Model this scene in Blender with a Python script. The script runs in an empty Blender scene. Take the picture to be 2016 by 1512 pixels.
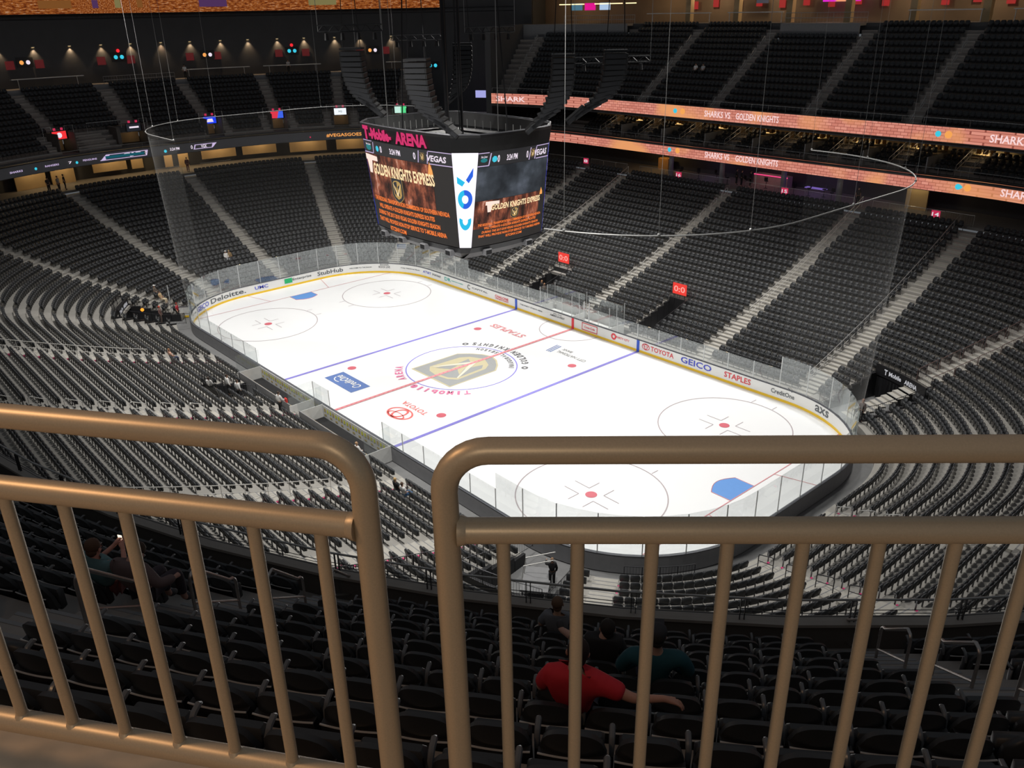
import bpy, math, random
import numpy as np
from mathutils import Vector, Matrix
random.seed(7)
PI = math.pi
COL = bpy.context.scene.collection
SC = bpy.context.scene

# ------------------------------------------------------------------ camera
CAMP = Vector((50.7405, -38.6641, 26.6660))
def euler_m(rx, ry, rz):
    return Matrix.Rotation(rz, 3, 'Z') @ Matrix.Rotation(ry, 3, 'Y') @ Matrix.Rotation(rx, 3, 'X')
CAMR = euler_m(1.15257601, 0.0179295535, 0.847191171)
cd = bpy.data.cameras.new('camera'); cam = bpy.data.objects.new('camera', cd); COL.objects.link(cam)
cam.matrix_world = Matrix.Translation(CAMP) @ CAMR.to_4x4()
cd.sensor_fit = 'HORIZONTAL'; cd.sensor_width = 36; cd.lens = 29.5074; cd.clip_start = .05; cd.clip_end = 400
SC.camera = cam
SC.view_settings.view_transform = 'Standard'; SC.view_settings.look = 'None'
SC.view_settings.exposure = 0; SC.view_settings.gamma = 1; SC.view_settings.use_curve_mapping = False
# ------------------------------------------------------------------ light
wd = bpy.data.worlds.new('world'); SC.world = wd; wd.use_nodes = True
wd.node_tree.nodes['Background'].inputs[0].default_value = (.85, .92, 1, 1)
wd.node_tree.nodes['Background'].inputs[1].default_value = .11
def lamp(name, kind, loc, power, color=(1, 1, 1), size=.5, target=None, spot=1.8, blend=.8):
    l = bpy.data.lights.new(name, kind); o = bpy.data.objects.new(name, l); COL.objects.link(o)
    l.energy = power; l.color = color; o.location = loc
    if kind == 'AREA': l.shape = 'DISK'; l.size = size
    else: l.shadow_soft_size = size
    if kind == 'SPOT': l.spot_size = spot; l.spot_blend = blend
    if target is not None:
        o.rotation_euler = (Vector(target) - Vector(loc)).to_track_quat('-Z', 'Y').to_euler()
    return o
for x in (-25, -9, 9, 25):
    for y in (-19, 19):
        lamp('rink_floodlight', 'SPOT', (x, y, 31), 17000, (1, .975, .93), 1.2, (x * .82, y * .42, 0), math.radians(112), .75)
# warm downlights in the concourse ceiling behind the photographer
lamp('concourse_downlight', 'AREA', (47.75, -40.15, 28.25), 46, (1, .58, .29), .6, (49.3, -38.4, 25))
lamp('concourse_downlight', 'AREA', (52.6, -41.6, 28.3), 42, (1, .78, .54), .7, (51, -38, 25.2))

# ------------------------------------------------------------------ ring geometry of the bowl
CX, CY, CR = 21.95, 4.42, 8.53
Q = CR * PI / 2; EE = 2 * CY; P_ = 4 * CX + 2 * EE + 4 * Q
S_XR = CX + Q; S_C4 = S_XR + EE; S_Y = S_C4 + Q; S_C3 = S_Y + 2 * CX; S_XL = S_C3 + Q; S_C2 = S_XL + EE
def ring(s, d):
    """clockwise along the boards from the middle of the far long side; returns x, y and the outward normal"""
    s = (s + CX) % P_ - CX; R = CR + d
    if s <= CX: return s, CY + R, 0., 1.
    if s <= S_XR: f = (s - CX) / CR; return CX + R * math.sin(f), CY + R * math.cos(f), math.sin(f), math.cos(f)
    if s <= S_C4: return CX + R, CY - (s - S_XR), 1., 0.
    if s <= S_Y: f = (s - S_C4) / CR; return CX + R * math.cos(f), -CY - R * math.sin(f), math.cos(f), -math.sin(f)
    if s <= S_C3: return CX - (s - S_Y), -CY - R, 0., -1.
    if s <= S_XL: f = (s - S_C3) / CR; return -CX - R * math.sin(f), -CY - R * math.cos(f), -math.sin(f), -math.cos(f)
    if s <= S_C2: return -CX - R, -CY + (s - S_XL), -1., 0.
    f = (s - S_C2) / CR; return -CX - R * math.cos(f), CY + R * math.sin(f), -math.cos(f), math.sin(f)
def is_corner(s):
    s = (s + CX) % P_ - CX
    return CX < s < S_XR or S_C4 < s < S_Y or S_C3 < s < S_XL or s > S_C2
def sc(s, d): return (CR + d) / CR if is_corner(s) else 1.
def RP(s, d, z): x, y, _, _ = ring(s, d); return (x, y, z)
def head(s): _, _, nx, ny = ring(s, 0); return math.atan2(nx, -ny)   # local +y points at the ice
def s_ang(a):
    if a > 90: return S_C2 + (180 - a) / 90 * Q
    if a >= 0: return CX + (90 - a) / 90 * Q
    if a >= -90: return S_C4 - a / 90 * Q
    return S_C3 + (-90 - a) / 90 * Q
CORN = [(CX, S_XR), (S_C4, S_Y), (S_C3, S_XL), (S_C2, S_C2 + Q)]
def cuts(s0, s1, extra=()):
    out = {round(s0, 4), round(s1, 4)}
    for w in (-P_, 0, P_):
        for a, b in CORN:
            for i in range(19): out.add(round(w + a + (b - a) * i / 18, 4))
        for a, b in ((-CX, CX), (S_XR, S_C4), (S_Y, S_C3), (S_XL, S_C2)):
            n = max(1, int((b - a) / 3))
            for i in range(n + 1): out.add(round(w + a + (b - a) * i / n, 4))
    for e in extra: out.add(round(e, 4))
    o = sorted(v for v in out if s0 - 1e-4 <= v <= s1 + 1e-4)
    r = [o[0]]
    for v in o[1:]:
        if v - r[-1] > .02: r.append(v)
    return r

# ------------------------------------------------------------------ materials
def lin(c): return tuple(((v / 255) / 12.92 if v / 255 <= .04045 else ((v / 255 + .055) / 1.055) ** 2.4) for v in c)
MATS = {}
def mat(name, rgb, rough=.7, metal=0., noise=.12, nscale=3., emit=0., spec=.4, bump=0.):
    if name in MATS: return MATS[name]
    m = bpy.data.materials.new(name); m.use_nodes = True; n = m.node_tree.nodes; l = m.node_tree.links
    b = n['Principled BSDF']; c = rgb if max(rgb) <= 1 else lin(rgb)
    b.inputs['Roughness'].default_value = rough; b.inputs['Metallic'].default_value = metal
    b.inputs['Specular IOR Level'].default_value = spec
    if noise:
        tc = n.new('ShaderNodeTexCoord'); t = n.new('ShaderNodeTexNoise'); t.inputs['Scale'].default_value = nscale; t.inputs['Detail'].default_value = 6
        l.new(tc.outputs['Object'], t.inputs['Vector'])
        r = n.new('ShaderNodeMixRGB'); r.inputs[1].default_value = (*[v * (1 - noise) for v in c], 1); r.inputs[2].default_value = (*[min(1, v * (1 + noise)) for v in c], 1)
        l.new(t.outputs['Fac'], r.inputs[0]); l.new(r.outputs[0], b.inputs['Base Color'])
        if bump:
            bp = n.new('ShaderNodeBump'); bp.inputs['Strength'].default_value = bump; l.new(t.outputs['Fac'], bp.inputs['Height']); l.new(bp.outputs[0], b.inputs['Normal'])
    else: b.inputs['Base Color'].default_value = (*c, 1)
    if emit:
        b.inputs['Emission Color'].default_value = (*c, 1); b.inputs['Emission Strength'].default_value = emit
        b.inputs['Base Color'].default_value = (.02, .02, .02, 1)
        if noise:
            l.new(r.outputs[0], b.inputs['Emission Color'])
            for k in list(b.inputs['Base Color'].links): l.remove(k)
    MATS[name] = m; return m
def emit(name, rgb, st=1.): return mat('glow_' + name, rgb, .6, 0, 0, 1, st, .1)
concrete = mat('concrete', (.31, .295, .27), .85, 0, .16, 2.2, bump=.05)
concrete_up = mat('upper_concrete', (.27, .245, .225), .85, 0, .16, 2.2)
step_pale = mat('pale_step_concrete', (.40, .38, .34), .8, 0, .15, 4)
black_paint = mat('black_paint', (.016, .016, .018), .5, 0, .2, 6)
seat_m = mat('charcoal_seat_plastic', (.033, .035, .038), .42, 0, .2, 9)
seat_trim = mat('grey_seat_casting', (.17, .17, .175), .4, .3, .1, 9)
steel = mat('brushed_steel', (.55, .55, .54), .32, .9, .1, 20)
galv = mat('painted_grey_steel', (.42, .42, .41), .4, .5, .1, 10)
dark_steel = mat('dark_steel', (.05, .05, .055), .4, .6, .1, 10)
wall_dark = mat('charcoal_wall_paint', (.075, .076, .08), .85, 0, .12, .6)
wall_brown = mat('brown_wall_paint', (.11, .10, .09), .8, 0, .12, 1.5)
tan = mat('tan_wall_paint', (.55, .40, .22), .8, 0, .15, .8)
pink = mat('magenta_marker', (.75, .06, .22), .6, 0, .1, 5)
white_m = mat('white_plastic', (.82, .82, .80), .4, 0, .04, 4)
grey_m = mat('mid_grey_paint', (.22, .22, .225), .7, 0, .1, 4)

# ------------------------------------------------------------------ mesh builder
class MB:
    def __init__(s): s.v = []; s.f = []; s.m = []; s.uv = {}
    def add(s, vs, fs, m=0):
        o = len(s.v); s.v += [tuple(v) for v in vs]
        for f in fs: s.f.append(tuple(i + o for i in f)); s.m.append(m)
        return s
    def quad(s, a, b, c, d, m=0, uv=None):
        if uv: s.uv[len(s.f)] = uv
        return s.add([a, b, c, d], [(0, 1, 2, 3)], m)
    def hexa(s, lo, hi, m=0):
        n = len(lo)
        return s.add(list(lo) + list(hi), [tuple(range(n))[::-1], tuple(range(n, 2 * n))] + [(i, (i + 1) % n, n + (i + 1) % n, n + i) for i in range(n)], m)
    def box(s, c, size, rz=0, m=0, bevel=0):
        hx, hy, hz = size[0] / 2, size[1] / 2, size[2] / 2; ca, sa = math.cos(rz), math.sin(rz)
        def T(x, y, z): return (c[0] + x * ca - y * sa, c[1] + x * sa + y * ca, c[2] + z)
        if not bevel:
            pl = [(-hx, -hy), (hx, -hy), (hx, hy), (-hx, hy)]
            return s.hexa([T(x, y, -hz) for x, y in pl], [T(x, y, hz) for x, y in pl], m)
        b = bevel; rings = []
        for zz, k in ((-hz, b), (-hz + b, 0), (hz - b, 0), (hz, b)):
            e = k * .7
            rings.append([T(x, y, zz) for x, y in [(-hx + e + b * .3, -hy + e), (hx - e - b * .3, -hy + e), (hx - e, -hy + e + b * .3), (hx - e, hy - e - b * .3), (hx - e - b * .3, hy - e), (-hx + e + b * .3, hy - e), (-hx + e, hy - e - b * .3), (-hx + e, -hy + e + b * .3)]])
        return s.loft(rings, m)
    def loft(s, rings, m=0, cap=True, closed=True):
        o = len(s.v); n = len(rings[0])
        for r in rings: s.v += [tuple(v) for v in r]
        for k in range(len(rings) - 1):
            for i in range(n if closed else n - 1):
                j = (i + 1) % n; s.f.append((o + k * n + i, o + k * n + j, o + (k + 1) * n + j, o + (k + 1) * n + i)); s.m.append(m)
        if cap:
            s.f.append(tuple(o + i for i in range(n))[::-1]); s.m.append(m)
            s.f.append(tuple(o + (len(rings) - 1) * n + i for i in range(n))); s.m.append(m)
        return s
    def tube(s, pts, r, n=6, m=0, closed=False, radii=None):
        pts = [Vector(p) for p in pts]; rings = []; N = len(pts); up = Vector((0, 0, 1)); last = None
        for i, p in enumerate(pts):
            a = pts[i - 1] if (i or closed) else p; b = pts[(i + 1) % N] if (i < N - 1 or closed) else p
            t = (b - a).normalized()
            x = (last - t * last.dot(t)) if last is not None else t.cross(up if abs(t.z) < .95 else Vector((1, 0, 0)))
            x.normalize(); y = t.cross(x); last = x; rr = radii[i] if radii else r
            k = 1.
            if 0 < i < N - 1:
                ca = (p - a).normalized().dot((b - p).normalized()); k = 1 / max(.6, math.sqrt(max(0., (1 + ca) / 2)))
            rings.append([p + (x * math.cos(2 * PI * j / n) + y * math.sin(2 * PI * j / n)) * rr * (k if not radii else 1) for j in range(n)])
        if closed:
            rings.append(rings[0]); return s.loft(rings, m, False)
        return s.loft(rings, m)
    def ball(s, c, r, m=0, n=8, sq=(1, 1, 1)):
        rings = []
        for i in range(1, n // 2 + 2):
            a = -PI / 2 + PI * i / (n // 2 + 2)
            rings.append([(c[0] + r * sq[0] * math.cos(a) * math.cos(2 * PI * j / n), c[1] + r * sq[1] * math.cos(a) * math.sin(2 * PI * j / n), c[2] + r * sq[2] * math.sin(a)) for j in range(n)])
        return s.loft(rings, m)
    def mesh(s, name, mats, smooth=False):
        me = bpy.data.meshes.new(name); me.from_pydata(s.v, [], s.f); me.update()
        for m in (mats if isinstance(mats, (list, tuple)) else [mats]): me.materials.append(m)
        me.polygons.foreach_set('material_index', s.m)
        if smooth:
            me.polygons.foreach_set('use_smooth', [True] * len(s.f))
            try: me.set_sharp_from_angle(angle=math.radians(40))
            except Exception: pass
        if s.uv:
            u = me.uv_layers.new(name='uv')
            for fi, c in s.uv.items():
                p = me.polygons[fi]
                for k, li in enumerate(p.loop_indices): u.data[li].uv = c[k]
        return me
    def obj(s, name, mats, parent=None, smooth=False, loc=None, rz=0):
        o = bpy.data.objects.new(name, s.mesh(name, mats, smooth)); COL.objects.link(o)
        if parent: o.parent = parent
        if loc is not None: o.location = loc
        o.rotation_euler[2] = rz
        return o
def tag(o, label, cat, group=None, kind=None):
    if kind: o['kind'] = kind
    if label: o['label'] = label
    if cat: o['category'] = cat
    if group: o['group'] = group
    return o
def struct(o): o['kind'] = 'structure'; return o
def thing(name, label, cat, loc=(0, 0, 0), rz=0, group=None):
    o = bpy.data.objects.new(name, None); COL.objects.link(o); o.location = loc; o.rotation_euler[2] = rz; o.empty_display_size = .2
    return tag(o, label, cat, group)
def dup(root, loc, rz, label=None, group=None):
    r = root.copy(); COL.objects.link(r); r.location = loc; r.rotation_euler = (0, 0, rz)
    if label: r['label'] = label
    if group: r['group'] = group
    for ch in list(root.children):
        c = ch.copy(); COL.objects.link(c); c.parent = r
        for g in ch.children:
            d = g.copy(); COL.objects.link(d); d.parent = c
    return r
ORD = ['zeroth', 'first', 'second', 'third', 'fourth', 'fifth', 'sixth', 'seventh', 'eighth', 'ninth', 'tenth', 'eleventh', 'twelfth', 'thirteenth', 'fourteenth', 'fifteenth', 'sixteenth', 'seventeenth', 'eighteenth', 'nineteenth', 'twentieth']
ORD += ['twenty-' + w for w in ORD[1:10]] + ['thirtieth'] + ['thirty-' + w for w in ORD[1:10]] + ['fortieth'] + ['forty-' + w for w in ORD[1:10]]

# text with Blender's own built-in font, mapped through a function
TX = {}
def text_geo(body, bold=0.):
    k = (body, bold)
    if k not in TX:
        c = bpy.data.curves.new('t', 'FONT'); c.body = body; c.size = 1; c.resolution_u = 2; c.offset = bold; c.dimensions = '2D'; c.fill_mode = 'FRONT'
        o = bpy.data.objects.new('t', c); COL.objects.link(o)
        dg = bpy.context.evaluated_depsgraph_get(); me = o.evaluated_get(dg).to_mesh()
        v = [(p.co.x, p.co.y) for p in me.vertices]; f = [tuple(p.vertices) for p in me.polygons]
        o.evaluated_get(dg).to_mesh_clear(); bpy.data.objects.remove(o); bpy.data.curves.remove(c)
        x0 = min(p[0] for p in v); x1 = max(p[0] for p in v); y0 = min(p[1] for p in v); y1 = max(p[1] for p in v)
        TX[k] = ([((x - x0) / (x1 - x0) - .5, (y - y0) / (y1 - y0) - .5) for x, y in v], f, (x1 - x0) / (y1 - y0))
    return TX[k]
def text(mb, body, w, h, fn, m=0, bold=.015, shear=0.):
    v, f, asp = text_geo(body, bold)
    if w is None: w = h * asp
    mb.add([fn(x * w + y * h * shear, y * h) for x, y in v], f, m)
def poly(mb, pts, fn, m=0): mb.add([fn(x, y) for x, y in pts], [tuple(range(len(pts)))], m)
def ringpoly(mb, cx, cy, r0, r1, fn, m=0, a0=0, a1=360, n=48, ey=1., rot=0.):
    vs = []
    for i in range(n + 1):
        a = math.radians(a0 + (a1 - a0) * i / n)
        for r in (r0, r1):
            x, y = r * math.cos(a), (r if ey == 1 else r * ey) * math.sin(a); vs.append(fn(cx + x * math.cos(rot) - y * math.sin(rot), cy + x * math.sin(rot) + y * math.cos(rot)))
    mb.add(vs, [(2 * i, 2 * i + 1, 2 * i + 3, 2 * i + 2) for i in range(n)], m)
def shield(mb, w, fn, cols):
    """team emblem of the ice and the screens; w is the width; cols = (outline, dark, gold, pale) material indices"""
    k = w / 5.
    lv = [0]
    def P(pts, m):
        lv[0] += 1; z = lv[0] * .004
        mb.add([fn(x * k, y * k, z) for x, y in pts], [tuple(range(len(pts)))], m)
    out = [(-2.5, 3.15), (2.5, 3.15), (2.5, -1.5), (1.8, -2.3), (.9, -2.95), (0, -3.25), (-.9, -2.95), (-1.8, -2.3), (-2.5, -1.5)]
    P([(x * 1.05, y * 1.05) for x, y in out][::-1], cols[0]); P(out[::-1], cols[1])
    P([(-1.9, 1.9), (-1.75, -1.15), (-1.25, -1.9), (0, -2.5), (1.25, -1.9), (1.75, -1.15), (1.9, 1.9), (1.2, 2.45), (0, 2.65), (-1.2, 2.45)], cols[2])
    P([(-1.6, 1.7), (-1.45, -1.0), (-.95, -1.55), (-.5, .1), (-1.2, 1.2), (-.2, .6), (0, 0), (0, 2.35), (-1.0, 2.2)], cols[1])
    P([(.25, 1.0), (1.35, 1.75), (.95, .5), (.45, .1)], cols[1]); P([(.1, -.3), (.75, .1), (.95, -1.5), (.3, -1.2)], cols[1])
    P([(-1.72, 1.75), (-1.55, 1.72), (0, -.9), (1.55, 1.72), (1.72, 1.75), (.1, -1.6), (-.1, -1.6)], cols[3])
def toyota(mb, r, fn, m=0):
    ringpoly(mb, 0, 0, r * .86, r, fn, m, ey=.68)
    ringpoly(mb, 0, 0, r * .32, r * .44, fn, m, ey=1.4, n=32)
    ringpoly(mb, 0, r * .28, r * .62, r * .76, fn, m, ey=.4, n=32)

# ------------------------------------------------------------------ the ice
ice_m = mat('white_ice', (.82, .83, .84), .38, 0, .02, .6, spec=.35)
im = {k: mat('ice_paint_' + k, c, .45, 0, .06, 3, spec=.3) for k, c in dict(blue=(.24, .22, .62), red=(.62, .14, .18), redpale=(.66, .27, .29), crease=(.12, .30, .68), dark=(.30, .31, .31), gold=(.50, .45, .29), pale=(.62, .60, .50),
      thin=(.42, .36, .38), navy=(.12, .20, .45), pinkl=(.70, .18, .34), toy=(.78, .16, .15), black=(.14, .14, .15)).items()}
mb = MB()
S0 = cuts(-CX, P_ - CX)[:-1]
mb.add([RP(s, .02, 0) for s in S0][::-1], [tuple(range(len(S0)))]); ice = struct(mb.obj('floor', ice_m))
mb = MB(); S1 = cuts(-CX, P_ - CX)
mb.add([RP(s, 25, -.06) for s in S0][::-1], [tuple(range(len(S0)))]); struct(mb.obj('floor', mat('arena_slab', (.2, .2, .2), .8)))
LV = .014
def F(z): return lambda x, y, dz=0.: (x, y, z + dz * 1.2)
def G(cx, cy, z=LV): return lambda x, y, dz=0.: (cx - x, cy - y, z + dz)      # lettering read from the far long side
def rect(mb, x0, y0, x1, y1, z=LV, m=0): mb.quad((x0, y0, z), (x1, y0, z), (x1, y1, z), (x0, y1, z), m)
YB = CY + CR
mb = MB()
for x in (-7.77, 7.77): rect(mb, x - .15, -YB, x + .15, YB)
struct(mb.obj('blue_line_marking', im['blue'], ice))
mb = MB(); rect(mb, -.15, -YB, .15, YB, .03)
for i in range(62): rect(mb, -.05, -12.6 + i * .41, .05, -12.45 + i * .41, .032, 1)
struct(mb.obj('centre_line_marking', [im['redpale'], im['red']], ice))
mb = MB()
for x in (-27.13, 27.13):
    yy = CY + math.sqrt(CR ** 2 - (27.13 - CX) ** 2); rect(mb, x - .03, -yy, x + .03, yy, LV * 1.5)
    for y in (-3.35, 3.35):
        sg = 1 if x > 0 else -1; y2 = y * 4.27 / 3.35
        mb.quad((x, y - .03, LV), (30.45 * sg, y2 - .03, LV), (30.45 * sg, y2 + .03, LV), (x, y + .03, LV))
struct(mb.obj('goal_line_marking', im['redpale'], ice))
mb = MB()
for sg in (-1, 1):
    pts = [(27.1 * sg, -1.22), (27.1 * sg, 1.22), (25.75 * sg, 1.22)] + [(sg * (25.75 - .5 * math.sin(PI * i / 8)), 1.22 - 2.44 * i / 8) for i in range(1, 8)] + [(25.75 * sg, -1.22)]
    if sg < 0: pts = pts[::-1]
    mb.add([(x, y, LV) for x, y in pts], [tuple(range(len(pts)))]); 
    for a, b in zip(pts[:], pts[1:] + pts[:1]):
        if abs(abs(a[0]) - 27.1) < .01 and abs(abs(b[0]) - 27.1) < .01: continue
        mb.tube([(a[0], a[1], LV), (b[0], b[1], LV)], .025, 4, 1)
struct(mb.obj('goal_crease_marking', [im['crease'], im['redpale']], ice))
mb = MB()
for cx in (-21.03, 21.03):
    for cy in (-6.7, 6.7):
        ringpoly(mb, cx, cy, 4.53, 4.6, F(LV), 0, n=72); ringpoly(mb, cx, cy, 0, .36, F(LV), 1, n=24)
        for sx in (-1, 1):
            for sy in (-1, 1):
                rect(mb, cx + sx * .6 if sx > 0 else cx - 1.8, cy + sy * .46 - .025, cx + 1.8 if sx > 0 else cx - .6, cy + sy * .46 + .025)
                rect(mb, cx + sx * .6 - .025, min(cy + sy * .46, cy + sy * 1.36), cx + sx * .6 + .025, max(cy + sy * .46, cy + sy * 1.36))
                rect(mb, cx + sx * .87 - .025, min(cy + sy * 4.57, cy + sy * 5.17), cx + sx * .87 + .025, max(cy + sy * 4.57, cy + sy * 5.17))
for cx in (-6.1, 6.1):
    for cy in (-6.7, 6.7): ringpoly(mb, cx, cy, 0, .36, F(LV), 1, n=24)
ringpoly(mb, 0, 0, 4.50, 4.61, F(LV), 2, n=96); ringpoly(mb, 0, YB, 3.02, 3.09, F(LV), 0, 180, 360, 40)
struct(mb.obj('faceoff_marking', [im['thin'], im['red'], im['blue']], ice))
mb = MB(); shield(mb, 4.9, lambda x, y, dz=0.: (-x, -y, .010 + dz * .7), (2, 0, 1, 3)); struct(mb.obj('team_emblem_marking', [im['dark'], im['gold'], im['gold'], im['pale']], ice))
def arc(mb, body, r, a0, a1, h, m=0, inner=False, cw=.33):
    """letters round the centre circle, upright for a reader on the far long side"""
    n = len(body)
    for i, ch in enumerate(body):
        if ch == ' ': continue
        a = math.radians(a0 + (a1 - a0) * (i + .5) / n); rr = r
        ca, sa = math.cos(a), math.sin(a)
        # viewer frame: X=-x, Y=-y
        up = (ca, sa) if not inner else (-ca, -sa); rt = (up[1], -up[0])
        def fn(x, y, ca=ca, sa=sa, up=up, rt=rt): return (-(rr * ca + rt[0] * x + up[0] * y), -(rr * sa + rt[1] * x + up[1] * y), .024)
        text(mb, ch, cw * 1.0 if ch not in 'I-.il' else cw * .4, h, fn, m, .035)
mb = MB()
arc(mb, 'GOLDEN KNIGHTS', 5.25, 232, 312, .62, 0, True, .36)
arc(mb, 'INAUGURAL SEASON', 4.1, 206 + 15, 304, .45, 0, True, .26)
for a in (224, 318): ringpoly(mb, -5.2 * math.cos(math.radians(a)), -5.2 * math.sin(math.radians(a)), .12, .3, F(LV), 0, n=8)
arc(mb, 'T-Mobile', 5.15, 150, 92, .66, 1, False, .5); arc(mb, 'ARENA', 5.15, 78, 44, .66, 1, False, .42)
struct(mb.obj('centre_circle_lettering', [im['black'], im['pinkl']], ice))
mb = MB(); text(mb, 'STAPLES', 4.4, .78, G(-3.8, 8.35), 0, .03, .0); struct(mb.obj('stationer_lettering', im['redpale'], ice))
mb = MB(); toyota(mb, 1.22, G(3.75, -8.7)); text(mb, 'TOYOTA', 2.9, .5, G(3.75, -7.38)); struct(mb.obj('car_maker_lettering', im['toy'], ice))
mb = MB(); rect(mb, -5.9, -9.37, -1.87, -7.63, LV, 0); text(mb, 'CreditOne', 3.1, .72, G(-3.9, -8.4, LV * 2), 1, .01, .12)
ringpoly(mb, -4.7, -8.5, .62, .72, F(LV * 2), 1, 190, 300, 16, .8); struct(mb.obj('bank_lettering', [im['navy'], white_m], ice))
mb = MB(); text(mb, 'CITY NATIONAL', 3.3, .42, G(4.6, 8.1)); text(mb, 'BANK', 1.1, .36, G(3.5, 8.75))
for k in range(3): mb.quad((2.15 + k * .22, 7.5, LV), (2.25 + k * .22, 7.5, LV), (2.0 + k * .22, 9.1, LV), (1.9 + k * .22, 9.1, LV), 1)
struct(mb.obj('bank_lettering', [im['dark'], im['navy']], ice))

# ------------------------------------------------------------------ boards and glass
board_w = mat('white_board_plastic', (.80, .80, .78), .35, 0, .03, 2)
kick = mat('yellow_kick_plate', (.85, .55, .03), .4, 0, .05, 3)
cap_m = mat('dark_cap_rail', (.10, .105, .12), .45, 0, .1, 5)
bblue = mat('board_blue', (.02, .09, .55), .4, 0, .05, 3); bred = mat('board_red', (.75, .02, .04), .4, 0, .05, 3)
boards = thing('dasher_boards', 'white dasher boards with yellow kick plate and sponsor lettering around the ice rink', 'rink boards')
def strip(mb, s0, s1, d0, d1, z0, z1, m=0, extra=(), cap=True):
    ss = cuts(s0, s1, extra)
    rings = [[RP(s, d0, z0), RP(s, d0, z1), RP(s, d1, z1), RP(s, d1, z0)] for s in ss]
    mb.loft(rings, m, cap); return mb
BH = 1.07; S_IN = -CX; S_OUT = P_ - CX
mb = MB(); strip(mb, S_IN, S_OUT, 0, .1, .2, BH - .03, 0, cap=False); mb.obj('board_panel', board_w, boards)
mb = MB(); strip(mb, S_IN, S_OUT, -.015, .02, .0, .2, 0, cap=False); mb.obj('kick_plate', kick, boards)
mb = MB(); strip(mb, S_IN, S_OUT, .1, .15, 0, BH - .05, 0, cap=False); mb.obj('board_back', mat('board_back_grey', (.22, .22, .23), .6), boards)
mb = MB(); strip(mb, S_IN, S_OUT, -.02, .16, BH - .03, BH + .01, 0, cap=False); mb.obj('cap_rail', cap_m, boards)
mb = MB()
for sy in (1, -1):
    for x, w, m in ((-7.77, .15, 0), (7.77, .15, 0), (0, .15, 1)):
        y = sy * (YB - .022); a = [(x - w, y, 0), (x + w, y, 0), (x + w, y, BH - .03), (x - w, y, BH - .03)]; mb.quad(*(a if sy > 0 else a[::-1]), m)
mb.obj('line_stripe', [bblue, bred], boards)
ads = [('TOYOTA', 8.2, 11.55, .42, 'red'), ('GEICO', 12.3, 15.3, .52, 'blue'), ('STAPLES', 16.5, 18.9, .46, 'red'), ('CreditOne', 20.65, 22.6, .36, 'grey'), ('axs', 24.5, 25.95, .5, 'grey'),
       ('CHALONE', -10.95, -8.9, .26, 'red'), ('CAPITAL', -14.6, -12.1, .16, 'grey'), ('DR', -19.25, -18.2, .4, 'teal'), ('HORTON HOMES', -18.1, -16.1, .12, 'teal'), ('AT&T', -23.1, -21.7, .26, 'blue'), ('SPORTSNET', -21.5, -19.9, .22, 'grey'),
       ('AMERICA FIRST', -3.0, -1.05, .2, 'grey'), ('THE PARTY STARTS HERE', -7.2, -4.05, .13, 'grey'), ('PARTY CITY', 5.3, 6.8, .2, 'red')]
acol = {'red': mat('ad_red', (.72, .05, .07), .4), 'blue': mat('ad_blue', (.05, .07, .55), .4), 'grey': mat('ad_grey', (.10, .11, .12), .4), 'teal': mat('ad_teal', (.05, .45, .40), .4), 'green': mat('ad_green', (.02, .45, .16), .4)}
def Bf(s0, z0, off=-.026): return lambda x, y, dz=0.: RP(s0 + x, off - dz, z0 + y)
yL = S_XL + CY   # s at y = 0 on the far end
ads2 = [('GEICO', yL - 11.5, yL - 9.2, .5, 'blue'), ('Deloitte.', yL - 8.85, yL - 4.4, .5, 'grey'), ('UMC', yL - 3.4, yL - 1.9, .36, 'blue'), ('Enterprise', yL + .95, yL + 3.2, .34, 'grey'), ('StubHub', yL + 3.95, yL + 7.0, .46, 'grey'),
        ('WELCOME TO THE SHOW', yL + 7.7, yL + 10.2, .14, 'grey'), ('ROCK LIVE', yL + 11, yL + 12.3, .24, 'grey'), ('City National Bank', yL + 13.6, yL + 16.2, .18, 'grey'), ('SOLUTIONS', yL - 12.9, yL - 11.9, .14, 'grey')]
for body, a, b, h, c in ads + ads2:
    m1 = MB(); aw = .3 if body == 'TOYOTA' else 0
    text(m1, body, (b - a) * (.72 if aw else 1), h, Bf((a + b) / 2 + (aw and .48), .66))
    if aw: toyota(m1, .42, Bf(a + .42, .66))
    if body == 'CHALONE': text(m1, 'VINEYARD', b - a, .14, Bf((a + b) / 2, .42))
    if body == 'CAPITAL': ringpoly(m1, 0, 0, .17, .26, Bf(-15.1, .62), 0, 40, 320, 20)
    if body == 'AMERICA FIRST': text(m1, 'stay true', 1.1, .14, Bf(-2.0, .88), shear=.3)
    if body == 'ROCK LIVE': text(m1, 'Smith', 1.0, .16, Bf((a + b) / 2, .92))
    if body == 'PARTY CITY': ringpoly(m1, 0, 0, .14, .3, Bf(5.0, .62), 0, n=16)
    if body == 'CreditOne': ringpoly(m1, 0, 0, .5, .56, Bf(21.9, .72), 0, 30, 80, 10)
    o = m1.obj('board_lettering', acol[c], boards); o['label'] = c + ' sponsor lettering reading ' + body
m1 = MB(); poly(m1, [(-.45, -.26), (.45, -.26), (.45, .26), (-.45, .26)], Bf(yL + .45, .66)); m1.obj('green_square', acol['green'], boards)
m1 = MB()
for a, b, c, d in ((-1, -.35, 1, -.28), (-1, .28, 1, .35)): poly(m1, [(a * .95, b), (c * .95, b), (c * .95, d), (a * .95, d)], Bf(2.1, .62))
for x in (-.95, .88): poly(m1, [(x, -.35), (x + .07, -.35), (x + .07, .35), (x, .35)], Bf(2.1, .62))
text(m1, 'Coca-Cola', 1.3, .22, Bf(2.1, .62), shear=.2); m1.obj('board_lettering', acol['red'], boards)
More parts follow.
